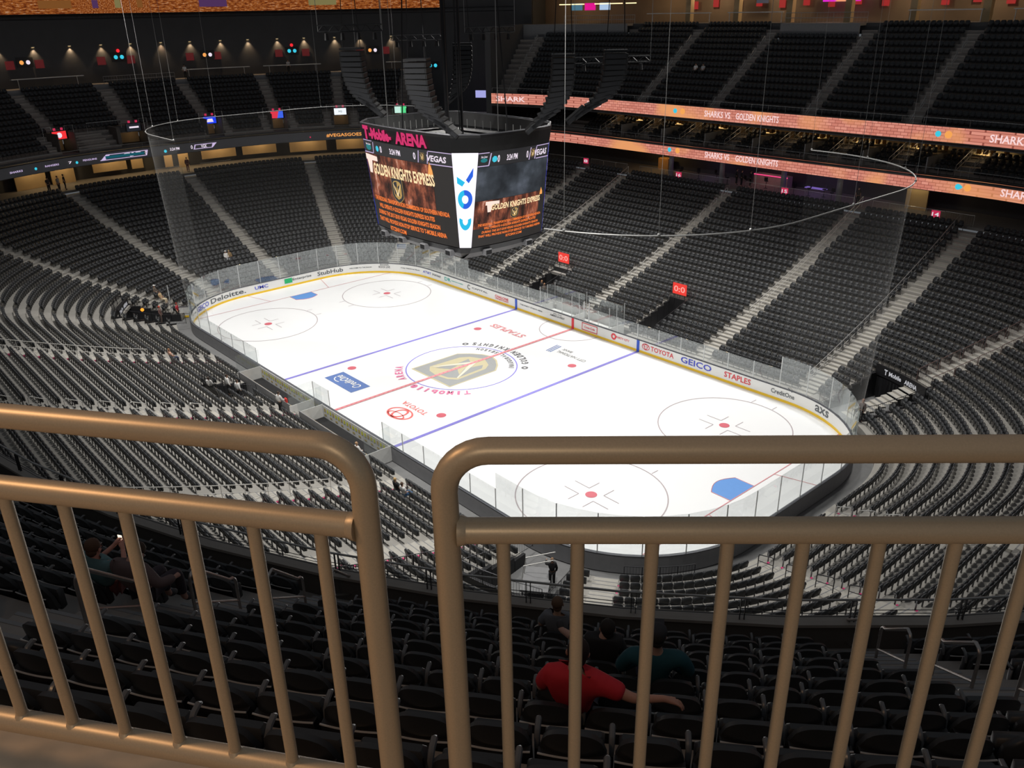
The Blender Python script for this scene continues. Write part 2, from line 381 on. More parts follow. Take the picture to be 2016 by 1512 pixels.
# glass
gm = bpy.data.materials.new('clear_rink_glass'); gm.use_nodes = True; n = gm.node_tree.nodes; l = gm.node_tree.links; n.clear()
out = n.new('ShaderNodeOutputMaterial'); tr = n.new('ShaderNodeBsdfTransparent'); tr.inputs[0].default_value = (.955, .965, .965, 1)
gl = n.new('ShaderNodeBsdfGlossy'); gl.inputs['Roughness'].default_value = .03; gl.inputs[0].default_value = (.95, 1, 1, 1)
ge = n.new('ShaderNodeNewGeometry'); fr = n.new('ShaderNodeVectorMath'); fr.operation = 'DOT_PRODUCT'; l.new(ge.outputs['Normal'], fr.inputs[0]); l.new(ge.outputs['Incoming'], fr.inputs[1])
ab = n.new('ShaderNodeMath'); ab.operation = 'ABSOLUTE'; l.new(fr.outputs['Value'], ab.inputs[0]); su = n.new('ShaderNodeMath'); su.operation = 'SUBTRACT'; su.inputs[0].default_value = 1; l.new(ab.outputs[0], su.inputs[1])
pw = n.new('ShaderNodeMath'); pw.operation = 'POWER'; pw.inputs[1].default_value = 5; l.new(su.outputs[0], pw.inputs[0])
mr = n.new('ShaderNodeMath'); mr.operation = 'MULTIPLY_ADD'; mr.inputs[1].default_value = .85; mr.inputs[2].default_value = .085
df = n.new('ShaderNodeBsdfDiffuse'); df.inputs[0].default_value = (.8, .82, .82, 1); m0 = n.new('ShaderNodeMixShader'); nz = n.new('ShaderNodeTexNoise'); nz.inputs['Scale'].default_value = .7
mx = n.new('ShaderNodeMixShader'); mm = n.new('ShaderNodeMath'); mm.operation = 'MULTIPLY'; mm.inputs[1].default_value = .07
l.new(nz.outputs['Fac'], mm.inputs[0]); l.new(mm.outputs[0], m0.inputs[0]); l.new(tr.outputs[0], m0.inputs[1]); l.new(df.outputs[0], m0.inputs[2])
l.new(pw.outputs[0], mr.inputs[0]); l.new(mr.outputs[0], mx.inputs[0]); l.new(m0.outputs[0], mx.inputs[1]); l.new(gl.outputs[0], mx.inputs[2]); l.new(mx.outputs[0], out.inputs[0])
post_m = mat('aluminium_glass_post', (.62, .63, .63), .35, .6, .05, 10)
def gtop(s):
    sm = (s + CX) % P_ - CX
    if -14.5 < sm < CX or S_Y + 2 < sm < S_C3 - 2: return 2.45 if sm > 0 and sm < CX or sm > S_Y else 2.6
    return 3.45
npan = 70; gp = []
def bench(sm):   # players' benches have no glass
    x = CX - (sm - S_Y)
    return S_Y < sm < S_C3 and (-9.2 < x < -1.0 or .6 < x < 8.2)
for i in range(npan):
    s0 = -CX + P_ * i / npan; s1 = -CX + P_ * (i + 1) / npan; mid = (s0 + s1) / 2; zt = gtop(mid)
    if bench(mid): continue
    m1 = MB(); ss = [s0 + .02, (s0 + s1) / 2, s1 - .02]
    m1.loft([[RP(s, .06, BH + .01), RP(s, .06, zt), RP(s, .075, zt), RP(s, .075, BH + .01)] for s in ss], 0); m1.obj('glass_pane', gm, boards, False)
    for s in ((s0, s1) if bench(mid + P_ / npan) else (s0,)):
        m1 = MB(); x, y, nx, ny = ring(s, .085); m1.box((x, y, (BH + zt) / 2), (.055, .04, zt - BH), math.atan2(-nx, ny)); m1.obj('glass_post', post_m, boards)

# ------------------------------------------------------------------ tiers
def low(d): e = max(d - 2, 0); return .5 + .27 * e + .0045 * e * e
LROW = [(1.95 + .89 * k, low(1.95 + .89 * k)) for k in range(26)]
UROW = [(24.6 + .81 * k, 16.2 + .577 * k) for k in range(13)]
UFAR = [(24.6 + .81 * k, 16.2 + .577 * k) for k in range(15)]
VROW = [(25.6 + .84 * k, 13.2 + .5 * k) for k in range(12)]
XS = lambda x: (x if x is not None else 0)
LA = [-15.3, -.9, 13.1, s_ang(87), s_ang(63), S_XR + CY - .5, s_ang(-10.5), s_ang(-55), S_Y + CX - 20.6, S_Y + CX - 12.9, S_Y + CX + .9, S_Y + CX + 14.3, s_ang(-104), s_ang(-135.5), s_ang(-164), yL + .7, s_ang(159), s_ang(128), s_ang(106)]
UA = [-25.67 + .5, -14.6, -4.7, 6.3, 16.4, s_ang(72), s_ang(50), s_ang(28), s_ang(-10.5), s_ang(-26.8), s_ang(-43), s_ang(-59.2), s_ang(-75.4), S_Y + 3.5, S_Y + 13.5]
VA = [106.2, 109.6, 112.95, 115.45, 124.0, 126.1, 128.1, 130.05]
# tunnels through the lower bowl: s range, d range
TUN = [(-9.8, -7.4, 2.6, 7.1), (5.0, 7.3, 2.6, 7.4), (s_ang(76), s_ang(57), 1.0, 6.6), (s_ang(-64), s_ang(-82), .5, 6.1), (s_ang(-112), s_ang(-127), .5, 6.3), (S_Y + CX + 5.0, S_Y + CX + 7.6, 2.6, 5.4)]
BEN = [(-5.6, 5.2, 0, 2.4), (S_Y + CX - 9.5, S_Y + CX + 9.5, 0, 2.4)]
def blocked(s, d, L=None):
    sm = (s + CX) % P_ - CX
    for a, b, c, e in (L or TUN + BEN):
        if a < sm < b and c < d < e: return True
    return False
def build_tier(name, rows, pitch, back, s0, s1, m, z_first, skip=None, extra=()):
    mb = MB(); ss = cuts(s0, s1, extra)
    for k, (d, z) in enumerate(rows):
        da, db = d - (pitch - back), d + back; zp = rows[k - 1][1] if k else z_first
        for a, b in zip(ss, ss[1:]):
            mid = (a + b) / 2
            if skip and skip(mid, d): continue
            mb.quad(RP(a, da, z), RP(b, da, z), RP(b, db, z), RP(a, db, z)); mb.quad(RP(a, da, zp), RP(b, da, zp), RP(b, da, z), RP(a, da, z))
    return struct(mb.obj(name, m))
ex = [t for a, b, _, _ in TUN + BEN for t in (a, b)]
build_tier('floor', LROW, .89, .28, S_IN, S_OUT, concrete, -.05, blocked, ex)
build_tier('floor', UROW, .81, .21, 31, S_Y + 16, concrete_up, 15.6)
PLAT = [(-25.67, -22.6), (-3.6, 5.4)]
def uskip(s, d): return d > 35 and any(a - .3 < s < b + .3 for a, b in PLAT)
build_tier('floor', UFAR, .81, .21, -25.67, 31, concrete_up, 15.6, uskip, [v for q in PLAT for v in q])
VEX = [a + sg * 1.0 / sc(a, 26) for a in VA for sg in (-1, 1)]
def vskip(s, d): return any(abs(s - a) < 1.0 / sc(a, 26) and d < 27.8 for a in VA)
build_tier('floor', VROW, .84, .24, 105, 130.4, concrete_up, 12.9, vskip, VEX)
# tunnel side walls and curtains
mb = MB()
for a, b, c, e in TUN:
    ct = b - a
    for s in (a, b):
        for k, (d, z) in enumerate(LROW):
            if c < d < e + .5: mb.hexa([RP(s - .07, d - .6, -.05), RP(s + .07, d - .6, -.05), RP(s + .07, d + .26, -.05), RP(s - .07, d + .26, -.05)], [RP(s - .07, d - .6, z + .1), RP(s + .07, d - .6, z + .1), RP(s + .07, d + .26, z + .1), RP(s - .07, d + .26, z + .1)])
    strip(mb, a, b, e - .05, e + .1, .0, low(e) + .5)
struct(mb.obj('wall_tunnels', black_paint))
# lower concourse and upper decks
def deck(name, s0, s1, d0, d1, z, m, th=.25):
    return struct(strip(MB(), s0, s1, d0, d1, z - th, z).obj(name, m))
deck('floor', S_IN, S_OUT, 25.2, 31.2, 8.95, concrete_up)
deck('ceiling', -25.67, 30, 23.6, 34, 12.95, wall_dark, .12)
deck('ceiling', 100, 133.4, 24.5, 34, 12.9, wall_dark, .12)
deck('ceiling', -25.67, S_Y + 16, 23.8, 33.6, 15.75, wall_dark, .12)
# top walkway behind the upper tier (the near one stops at the guard rails)
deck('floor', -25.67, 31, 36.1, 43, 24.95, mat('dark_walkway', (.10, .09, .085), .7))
struct(strip(MB(), -25.67, 31, 36.06, 36.12, 23.9, 24.9).obj('wall_top_riser', wall_dark)); struct(strip(MB(), 133.2, 133.4, 37.9, 43.3, 25, 36).obj('wall_corner', wall_dark))
for a, b in PLAT: deck('floor', a, b, 34.9, 36.2, 24.95, concrete_up); struct(strip(MB(), a, b, 34.8, 34.9, 22.9, 24.95).obj('wall_platform', grey_m))
deck('floor', 105, 130.4, 35.2, 38, 19.25, concrete_up)
struct(strip(MB(), 105, 130.4, 35.1, 35.2, 18.6, 19.25).obj('wall_end_parapet', grey_m))
# walls
struct(strip(MB(), 100, 133.4, 38, 38.3, 12.9, 36).obj('wall_far_end', wall_dark))
struct(strip(MB(), 133.2, 133.4, 24.2, 43.3, 12.9, 25).obj('wall_corner', wall_dark))
struct(strip(MB(), 130.4, 130.6, 24.2, 38, 12.9, 20).obj('wall_corner', wall_dark))
struct(strip(MB(), -25.67, 31, 43, 43.3, 24.95, 36).obj('wall_top_concourse', mat('warm_brown_wall', (.24, .18, .13), .8, 0, .2, .5)))
deck('ceiling', -25.67, 31, 36.5, 43, 29.2, wall_dark)
struct(strip(MB(), -25.67, 30, 33.4, 33.6, 12.95, 15.7).obj('wall_suite_back', wall_brown))
struct(strip(MB(), S_IN, 31, 31, 31.2, 8.95, 12.9).obj('wall_concourse', wall_dark))
struct(strip(MB(), 90, P_ - CX, 31, 31.2, 8.95, 12.9).obj('wall_concourse', wall_dark))
struct(strip(MB(), 44, S_Y + 16, 23.9, 24.05, 15.4, 16.72).obj('wall_near_parapet', wall_brown))
struct(strip(MB(), 44, S_Y + 16, 23.84, 24.1, 16.72, 16.78).obj('trim_1', mat('parapet_coping', (.32, .29, .26), .6)))
struct(strip(MB(), 40, S_Y + 16, 25, 25.3, 8.9, 15.7).obj('wall_under_tier', wall_dark))
# near walkway and the drop below it
NEAR0, NEAR1 = s_ang(-30), s_ang(-78)

# ------------------------------------------------------------------ aisle stairs
def aisle(name, s0, rows, pitch, back, m, d_lo=0, d_hi=99, hw=.6, side=1, pk=True, so=0.):
    mb = MB()
    for k in range(len(rows) - 1):
        d, z = rows[k]; z2 = rows[k + 1][1]
        if not d_lo <= d <= d_hi: continue
        h = hw / sc(s0, d); c = s0 + so / sc(s0, d); db = d + back; dm = db - pitch * .5
        def bx(a, b, z0, z1, m=0, ha=None): 
            hh = ha or h; mb.hexa([RP(c - hh, a, z0), RP(c + hh, a, z0), RP(c + hh, b, z0), RP(c - hh, b, z0)], [RP(c - hh, a, z1), RP(c + hh, a, z1), RP(c + hh, b, z1), RP(c - hh, b, z1)], m)
        bx(db - pitch, db + .01, z, z + .008); bx(dm, db + .01, z, z + (z2 - z) / 2)
        bx(dm - .0, dm + .05, z + (z2 - z) / 2, z + (z2 - z) / 2 + .006, 1); bx(db - pitch, db - pitch + .05, z + .008, z + .014, 1)
        if pk:
            e = c - side * (h + .07 / sc(s0, d)); q = .05 / sc(s0, d); mb.hexa([RP(e - q, db - .2, z), RP(e + q, db - .2, z), RP(e + q, db - .04, z), RP(e - q, db - .04, z)], [RP(e - q, db - .2, z + .16), RP(e + q, db - .2, z + .16), RP(e + q, db - .04, z + .16), RP(e - q, db - .04, z + .16)], 2)
    return struct(mb.obj('floor', [m, grey_m, pink]))
for a in LA:
    lo_ = 1.0
    if abs(a - s_ang(-104)) < .1: continue
    aisle('stair', a, LROW, .89, .28, step_pale, lo_, hw=.62, pk=S_XR < a < 100)
for a in UA: aisle('stair', a, UFAR if a < 31 else UROW, .81, .21, concrete_up if a > 40 else mat('dim_step_concrete', (.36, .33, .30), .8, 0, .15, 4), pk=a > 40)
for a in VA:
    aisle('stair', a, VROW, .84, .24, mat('dim_step_concrete', (.36, .33, .30)), 27.8, pk=False)
    for so in (-1.75, 1.75): aisle('stair', a, VROW, .84, .24, MATS['dim_step_concrete'], 0, 28, .45, pk=False, so=so)

# ------------------------------------------------------------------ seats
def cam_px(p):
    q = CAMR.transposed() @ (Vector(p) - CAMP)
    if q.z > -.3: return None
    f = 1652.414; return (1008 + f * q.x / -q.z, 756 - f * q.y / -q.z, -q.z)
def seen(p, mg=200):
    q = cam_px(p); return q is not None and -mg < q[0] < 2016 + mg and -mg < q[1] < 1512 + mg
SEATS = []   # (x, y, z, rz, info)
def fill(rows, aisles, s_lo, s_hi, tag_, pitch=.52, hw=.66, skip=None, dmin=0):
    ais = sorted(a for a in aisles if s_lo - .01 <= a <= s_hi + .01)
    ed = ([s_lo] if not ais or ais[0] - s_lo > .6 else []) + ais + ([s_hi] if not ais or s_hi - ais[-1] > .6 else [])
    for k, (d, z) in enumerate(rows):
        if d < dmin: continue
        for si, (a, b) in enumerate(zip(ed, ed[1:])):
            # walk the row between two aisles
            ha = hw / sc(a, d); hb = hw / sc(b, d); ss = cuts(a + ha, b - hb); L = 0.; acc = [0.]
            for u, v in zip(ss, ss[1:]): L += (v - u) * sc((u + v) / 2, d); acc.append(L)
            n_ = int(L / pitch)
            for i in range(n_):
                t = (L - n_ * pitch) / 2 + (i + .5) * pitch; j = int(np.searchsorted(acc, t)) ; j = max(1, min(len(ss) - 1, j))
                s = ss[j - 1] + (ss[j] - ss[j - 1]) * (t - acc[j - 1]) / (acc[j] - acc[j - 1])
                if skip and skip(s, d): continue
                x, y, nx, ny = ring(s, d)
                if seen((x, y, z + .6)): SEATS.append((x, y, z, math.atan2(nx, -ny), (tag_, k, si, i, n_, s, d)))
def lskip(s, d): return blocked(s, d) or blocked(s, d - .5, TUN)
fill(LROW, LA, S_IN, S_OUT - .01, 'low', skip=lskip)
fill(UROW, UA, 31, S_Y + 16, 'up')
fill(UFAR, UA, -25.1, 31, 'up', skip=uskip)
def vsk(s, d): return any(abs(s - a) < 2.35 / sc(a, 26) and d < 27.8 for a in VA)
fill(VROW, VA, 105.2, 130.05, 'end', skip=vsk)
SROW = [(25.2 + .9 * k, 12.97 + .34 * k) for k in range(4)]
SUA = [-19.8 + 5.9 * k for k in range(8)]
fill(SROW, SUA, -25, 30, 'loge', .56, .55, skip=lambda s, d: abs((s + 19.8) % 5.9 - 2.95) < .4)
print('seats in view', len(SEATS))
near = [q for q in SEATS if q[4][0] == 'up' and q[4][5] > 40 and seen((q[0], q[1], q[2] + .85), -5)]
near.sort(key=lambda q: (Vector(q[:3]) - CAMP).length)
near = near[:300]; nid = set(id(q) for q in near); rest = [q for q in SEATS if id(q) not in nid]
# mass of seats: one mesh
tv = []; tf = []; tm = []
def tadd(vs, fs, m):
    o = len(tv); tv.extend(vs); tf.extend([tuple(i + o for i in f) for f in fs]); tm.extend([m] * len(fs))
ol = [(-.235, .40), (.235, .40), (.24, .74), (.15, .86), (-.15, .86), (-.24, .74)]
tadd([(x, -.01 - (z - .4) * .2, z) for x, z in ol] + [(x * .9, -.075 - (z - .4) * .2, z) for x, z in ol], [(0, 5, 4, 3, 2, 1), (6, 7, 8, 9, 10, 11)] + [(i, (i + 1) % 6, 6 + (i + 1) % 6, 6 + i) for i in range(6)], 0)
def tbox(x0, x1, y0, y1, z0, z1, m): tadd([(x0, y0, z0), (x1, y0, z0), (x1, y1, z0), (x0, y1, z0), (x0, y0, z1), (x1, y0, z1), (x1, y1, z1), (x0, y1, z1)], [(0, 3, 2, 1), (4, 5, 6, 7), (0, 1, 5, 4), (1, 2, 6, 5), (2, 3, 7, 6), (3, 0, 4, 7)], m)
tbox(-.21, .21, .02, .11, .36, .68, 0); tbox(-.275, -.245, -.03, .15, .6, .635, 1); tbox(-.27, -.25, -.04, .03, 0, .6, 1)
V = np.array(tv); nv = len(V); F4 = np.array([f for f in tf if len(f) == 4]); F6 = np.array([f for f in tf if len(f) == 6]); M4 = [m for f, m in zip(tf, tm) if len(f) == 4]
def seat_mass(lst):
    A = np.array([q[:4] for q in lst]); N = len(A); ca = np.cos(A[:, 3])[:, None]; sa = np.sin(A[:, 3])[:, None]
    rs = np.random.RandomState(3); jj = rs.normal(0, .02, (N, 1))
    X = V[None, :, 0] * ca - V[None, :, 1] * sa + A[:, 0:1]; Y = V[None, :, 0] * sa + V[None, :, 1] * ca + A[:, 1:2]; Z = np.repeat(V[None, :, 2], N, 0) + A[:, 2:3]
    co = np.stack([X, Y, Z], 2).reshape(-1).astype(np.float32)
    q4 = (F4[None] + (np.arange(N) * nv)[:, None, None]).reshape(-1); q6 = (F6[None] + (np.arange(N) * nv)[:, None, None]).reshape(-1)
    me = bpy.data.meshes.new('seating_rows'); me.vertices.add(N * nv); me.vertices.foreach_set('co', co)
    nl = len(q4) + len(q6); n4 = len(q4) // 4; n6 = len(q6) // 6
    me.loops.add(nl); me.loops.foreach_set('vertex_index', np.concatenate([q4, q6]).astype(np.int32)); me.polygons.add(n4 + n6)
    me.polygons.foreach_set('loop_start', np.concatenate([np.arange(n4) * 4, n4 * 4 + np.arange(n6) * 6]).astype(np.int32))
    me.materials.append(seat_m); me.materials.append(seat_trim)
    me.polygons.foreach_set('material_index', np.concatenate([np.tile(M4, N), np.zeros(n6)]).astype(np.int32)); me.update(calc_edges=True); me.validate()
    o = bpy.data.objects.new('seating_rows', me); COL.objects.link(o); return o
tag(seat_mass(rest), 'thousands of charcoal folding seats in curved rows all around the rink bowl', 'seats', 'arena seats', 'stuff')
# near seats with parts
def back_mesh():
    mb = MB(); rings = []
    for i in range(15):
        u = -1 + 2 * i / 14; x = .232 * u; top = .62 + .27 * max(0., 1 - abs(u) ** 2.6) ** .55; cur = .05 * u * u; c = []
        for j in range(6):
            v = j / 5; z = .42 + (top - .42) * v; c.append((x, -.03 - (z - .4) * .24 + cur, z))
        for j in range(5, -1, -1):
            v = j / 5; z = .42 + (top + .008 - .42) * v; c.append((x, -.078 - (z - .4) * .24 + cur - .012 * math.sin(PI * v), z))
        rings.append(c)
    return mb.loft(rings).mesh('backrest', seat_m, True)
def lip_mesh():
    mb = MB(); mb.tube([(.236 * u, -.172 + .016 * u * u, .655 + .002 * u * u) for u in [-1 + i / 6 for i in range(13)]], .008, 6)
    return mb.mesh('shell_edge', mat('edge_highlight_grey', (.62, .61, .60), .3, .2, .2, 14), True)  # pale colour paints in the highlight along the shell lip
def shell_mesh():
    mb = MB(); rings = []
    for i in range(9):
        u = -1 + i / 4; x = .236 * u; rings.append([(x, -.168 + .016 * u * u, .648), (x, -.12 + .03 * u * u, .652), (x, -.07 + .05 * u * u, .34), (x, -.13 + .03 * u * u, .33)])
    return mb.loft(rings).mesh('back_shell', black_paint, True)
def cushion_mesh():
    mb = MB(); mb.box((0, .08, .49), (.42, .10, .30), 0, 0, .03); return mb.mesh('seat_cushion', seat_m, True)
def arm_mesh():
    mb = MB(); pts = [(-.258, -.02, .56), (-.258, .0, .64), (-.258, .05, .69), (-.258, .11, .705), (-.258, .135, .69)]
    mb.tube(pts, .022, 8, 0, radii=[.016, .021, .0225, .0225, .012]); return mb.mesh('armrest', mat('grey_armrest', (.15, .15, .155), .25, .1, .15, 9), True)
def leg_mesh():
    mb = MB(); mb.box((-.258, .02, .3), (.03, .09, .6), 0, 0, .006); mb.box((-.258, .05, .012), (.036, .2, .024), 0, 0, .004); return mb.mesh('stanchion', dark_steel, True)
parts = [('backrest', back_mesh()), ('back_shell', shell_mesh()), ('shell_edge', lip_mesh()), ('seat_cushion', cushion_mesh()), ('armrest', arm_mesh()), ('stanchion', leg_mesh())]
blk = sorted(set(q[4][2] for q in near)); proto = None
def blockname(q):
    a = q[4][5]
    if a < s_ang(-43): return 'the block right of the right aisle', 'its left aisle', False
    if a < s_ang(-59.2): return 'the middle upper block', 'the left aisle', True
    return 'the block left of the left aisle', 'its right aisle', False
for q in near:
    x, y, z, rz, (t_, k, si, i, n_, s, d) = q; bn, ref, fl = blockname(q)
    idx = (n_ - i) if (fl or bn.startswith('the block right')) else i + 1
    if bn.startswith('the block left'): idx = i + 1
    lab = 'dark folding seat, %s row from the parapet, %s from %s, in %s' % (ORD[k + 1], ORD[idx], ref, bn)
    lab = 'dark folding seat, %s row behind the parapet, %s seat from %s%s' % (ORD[k + 1], ORD[idx], ref, {'the middle upper block': ', middle block', 'the block right of the right aisle': ', far-right block', 'the block left of the left aisle': ', far-left block'}[bn])
    if proto is None:
        proto = thing('folding_seat', lab, 'seat', (x, y, z), rz, 'dark folding seats of the near upper tier')
        for nm, me in parts:
            o = bpy.data.objects.new(nm, me); COL.objects.link(o); o.parent = proto
    else: dup(proto, (x, y, z), rz, lab)
# ------------------------------------------------------------------ guard rails in front of the photographer
def bronze():
    m = mat('bronze_rail_paint', (.47, .39, .29), .42, .4, .12, 260, bump=.04); return m
brz = bronze(); FLZ = 24.95
def gate(nm, lab, A, dr, t_end, t_post, sgn, bal, t_bot):
    A = Vector((CAMP.x + A[0], CAMP.y + A[1])); dr = Vector(dr).normalized(); Z = CAMP.z
    def W(t, z): p = A + dr * t; return (p.x, p.y, Z + z)
    g = thing(nm, lab, 'guard rail', W(t_post, FLZ - Z)); g0 = Vector(g.location)
    def O(mb, name, m=brz):
        o = mb.obj(name, m, g, True); o.location = -g0; return o
    r = .08; path = [W(t_end, -.69), W(t_post + sgn * r * 1.02, -.69)]
    path = [W(t_end + (t_post + sgn * r - t_end) * i / 6, -.69) for i in range(7)]
    for i in range(1, 9):
        a = PI / 2 * i / 8; path.append(W(t_post + sgn * r * (1 - math.sin(a)), -.69 - r * (1 - math.cos(a))))
    path += [W(t_post, -.69 - r - i * .2) for i in range(1, 5)] + [W(t_post, FLZ - Z)]
    O(MB().tube(path, .0243, 20), 'top_rail_and_post')
    tt = t_post + sgn * .02
    O(MB().tube([W(tt + (t_end - tt) * i / 6, -.853) for i in range(7)], .0243, 20), 'middle_rail')
    O(MB().tube([W(tt, -.853), W(tt + sgn * .008, -.853), W(tt + sgn * .016, -.853)], .0275, 20, radii=[.0285, .0275, .0243]), 'weld')
    O(MB().tube([W(tt, -1.508), W((tt + t_end) / 2, -1.508), W(t_end, -1.508)], .027, 20), 'bottom_rail')
    for t in bal:
        O(MB().tube([W(t, -.862), W(t, -1.2), W(t, -1.495)], .0128, 14), 'baluster')
        O(MB().tube([W(t, -1.488), W(t, -1.479)], .0165, 14, radii=[.0185, .0135]), 'weld')
    O(MB().tube([W(t_post, FLZ - Z), W(t_post, FLZ - Z + .012)], .055, 20), 'base_plate')
    return g
gate('guard_rail', 'bronze metal guard rail with rounded corner, right of the gap in front', (-.966, .827), (.6805, .7328), 2.75, -.113, 1, [-.012 + .1345 * k for k in range(20)], 0)
gate('guard_rail', 'bronze metal guard rail with rounded corner, left of the gap, sloping down to it', (-1.739, .212), (.8051, .5932), -2.2, .731, -1, [.636 - .1368 * k for k in range(21)], 0)
# walkway slab
def WL(A, dr, t, off):
    A = Vector((CAMP.x + A[0], CAMP.y + A[1])); dr = Vector(dr).normalized(); n = Vector((-dr.y, dr.x)); p = A + dr * t + n * off; return (p.x, p.y)
e1 = [WL((-1.739, .212), (.8051, .5932), t, .16) for t in (-6.5, .76)] + [WL((-.966, .827), (.6805, .7328), t, .16) for t in (-.1, 6.5)]
bk = [ring(s, 43)[:2] for s in (s_ang(-28), s_ang(-40), s_ang(-50), s_ang(-62), s_ang(-76))]
pl = e1 + bk
mb = MB(); mb.hexa([(x, y, 22.9) for x, y in pl][::1], [(x, y, FLZ) for x, y in pl])
walk = mat('tan_worn_concrete', (.55, .45, .35), .8, 0, .3, 9, bump=.25); struct(mb.obj('floor', walk))

# ------------------------------------------------------------------ near parapet rail with cables
pr = thing('parapet_rail', 'steel rail with thin cables along the top of the near parapet wall', 'railing')
ss = cuts(44.5, S_Y + 15)
MB().tube([RP(s, 23.97, 17.22) for s in ss], .022, 8).obj('top_rail', galv, pr, True)
for z in (16.86, 16.93, 17.0): MB().tube([RP(s, 23.97, z) for s in ss], .007, 5).obj('cable', dark_steel, pr)
s = 44.6
while s < S_Y + 15:
    mb = MB()
    for o in (-.04, .04):
        x, y, nx, ny = ring(s + o / sc(s, 24), 23.97); mb.box((x, y, 17.0), (.012, .045, .44), math.atan2(-nx, ny))
    mb.obj('rail_post', dark_steel, pr); s += 1.9 / sc(s, 24)

# ------------------------------------------------------------------ handrail loops and long aisle rails
def up_z(d): return 16.2 + (d - 24.6) * .577 / .81
def end_z(d): return 13.2 + (d - 25.6) * .5 / .84
def rail_loop(s, d0, d1, zf, h=.92, r=.021, m=None, mid=True, base=(0, 0, 0), sl_=1.):
    p0, p1 = Vector(RP(s, d0, 0)), Vector(RP(s, d1, 0)); mb = MB(); L = (p1 - p0).length; k = .13 / L
    z0, z1 = zf(d0), zf(d1); B = Vector(base)
    def W(t, z): p = p0.lerp(p1, t); return (p.x - B.x, p.y - B.y, z - B.z)
    t0, t1 = z0 + h, z0 + h + (z1 - z0) * sl_
    path = [W(0, z0 + .02), W(0, t0 - .13), W(k * .12, t0 - .07), W(k * .4, t0 - .025), W(k, t0), W(1 - k, t1), W(1 - k * .4, t1 - .025), W(1 - k * .12, t1 - .07), W(1, t1 - .13), W(1, z1 + .02)]
    mb.tube(path, r, 8)
    if mid: mb.tube([W(0, z0 + h * .55), W(1, t1 - h * .45)], r * .8, 6)
    return mb
def add_loop(s, d0, d1, zf, lab, m, group=None, **kw):
    b = RP(s, d0, zf(d0)); o = rail_loop(s, d0, d1, zf, base=b, **kw).obj('stair_handrail', m, None, True, b); tag(o, lab, 'handrail', group); return o
hr = mat('worn_steel_handrail', (.42, .39, .37), .35, .85, .15, 30)
names = ['nearest the parapet', 'second up from the parapet', 'third up from the parapet', 'fourth up from the parapet', 'highest']
for k, d in enumerate((24.2, 25.95, 27.6, 29.3)):
    add_loop(s_ang(-59.2), d - .45, d + .45, up_z, 'rounded steel handrail loop on the left near stairs, ' + names[k], hr, h=1.06, r=.024)
for k, d in enumerate((24.05, 25.6, 27.2, 28.9)):
    add_loop(s_ang(-43), d - .45, d + .45, up_z, 'rounded steel handrail loop on the right near stairs, ' + names[k], hr, h=1.12, r=.024, sl_=.85)
wh = mat('pale_grey_handrail', (.62, .61, .58), .4, .4, .08, 12)
def rep(s, rng, step, L, zf, lab, grp, m=wh):
    d = rng[0]
    while d < rng[1]: add_loop(s, d, d + L, zf, lab, m, grp, r=.025); d += step
rep(-.9, (7, 24), 1.75, .95, low, 'pale handrail loop on the middle stairs of the far long side', 'handrails, middle far stairs')
rep(S_Y + CX + .9, (8, 20.5), 1.78, .95, low, 'pale handrail loop on the middle stairs of the near long side', 'handrails, middle near-side stairs')
rep(s_ang(-10.5), (2, 7.5), 1.75, .95, low, 'dark handrail loop on the stairs behind the near goal', 'handrails, near goal stairs', dark_steel)
rep(S_XR + CY - .5, (2.2, 9), 1.3, .9, low, 'grey handrail loop on the lower stairs right of the near goal', 'handrails, stairs right of the goal', galv)
for i, a in enumerate(UA[:6]):
    if not -26 < a < 30: continue
    w = ['far left', 'second from the left', 'third from the left', 'fourth from the left', 'fifth from the left', 'far right'][i]
    rep(a, (24.9, 34.5), 1.62, .9, up_z, 'small steel handrail loop on the upper far-side stairs, ' + w + ' flight', 'handrails, upper stairs ' + w, galv)
def long_rail(s, d0, d1, zf, lab, n, m=wh, h=.98, off=0.):
    mb = MB()
    for hh in (h, h * .52):
        mb.tube([RP(s + off, d0 + (d1 - d0) * i / 10, zf(d0 + (d1 - d0) * i / 10) + hh) for i in range(11)], .026, 6)
    for i in range(n + 1):
        d = d0 + (d1 - d0) * i / n; mb.tube([RP(s + off, d, zf(d)), RP(s + off, d, zf(d) + h)], .022, 6)
    o = mb.obj('aisle_handrail', m, None, True); tag(o, lab, 'handrail')
long_rail(S_Y + CX + 14.5, 6.9, 23, low, 'long pale double handrail up the near-side stairs at the far left', 13)
long_rail(S_Y + CX - 13.0, 6.6, 20, low, 'long pale double handrail up the near-side stairs just left of the gap', 11)
long_rail(13.1, 8, 25.2, low, 'long double handrail up the far-side stairs behind the right tunnel sign', 12)
long_rail(-15.3, 5, 24.5, low, 'long double handrail up the far-side stairs beside the scoreboard', 14)
long_rail(22.0, 2.6, 25, low, 'long double handrail up the corner stairs right of the long glass', 20, galv)

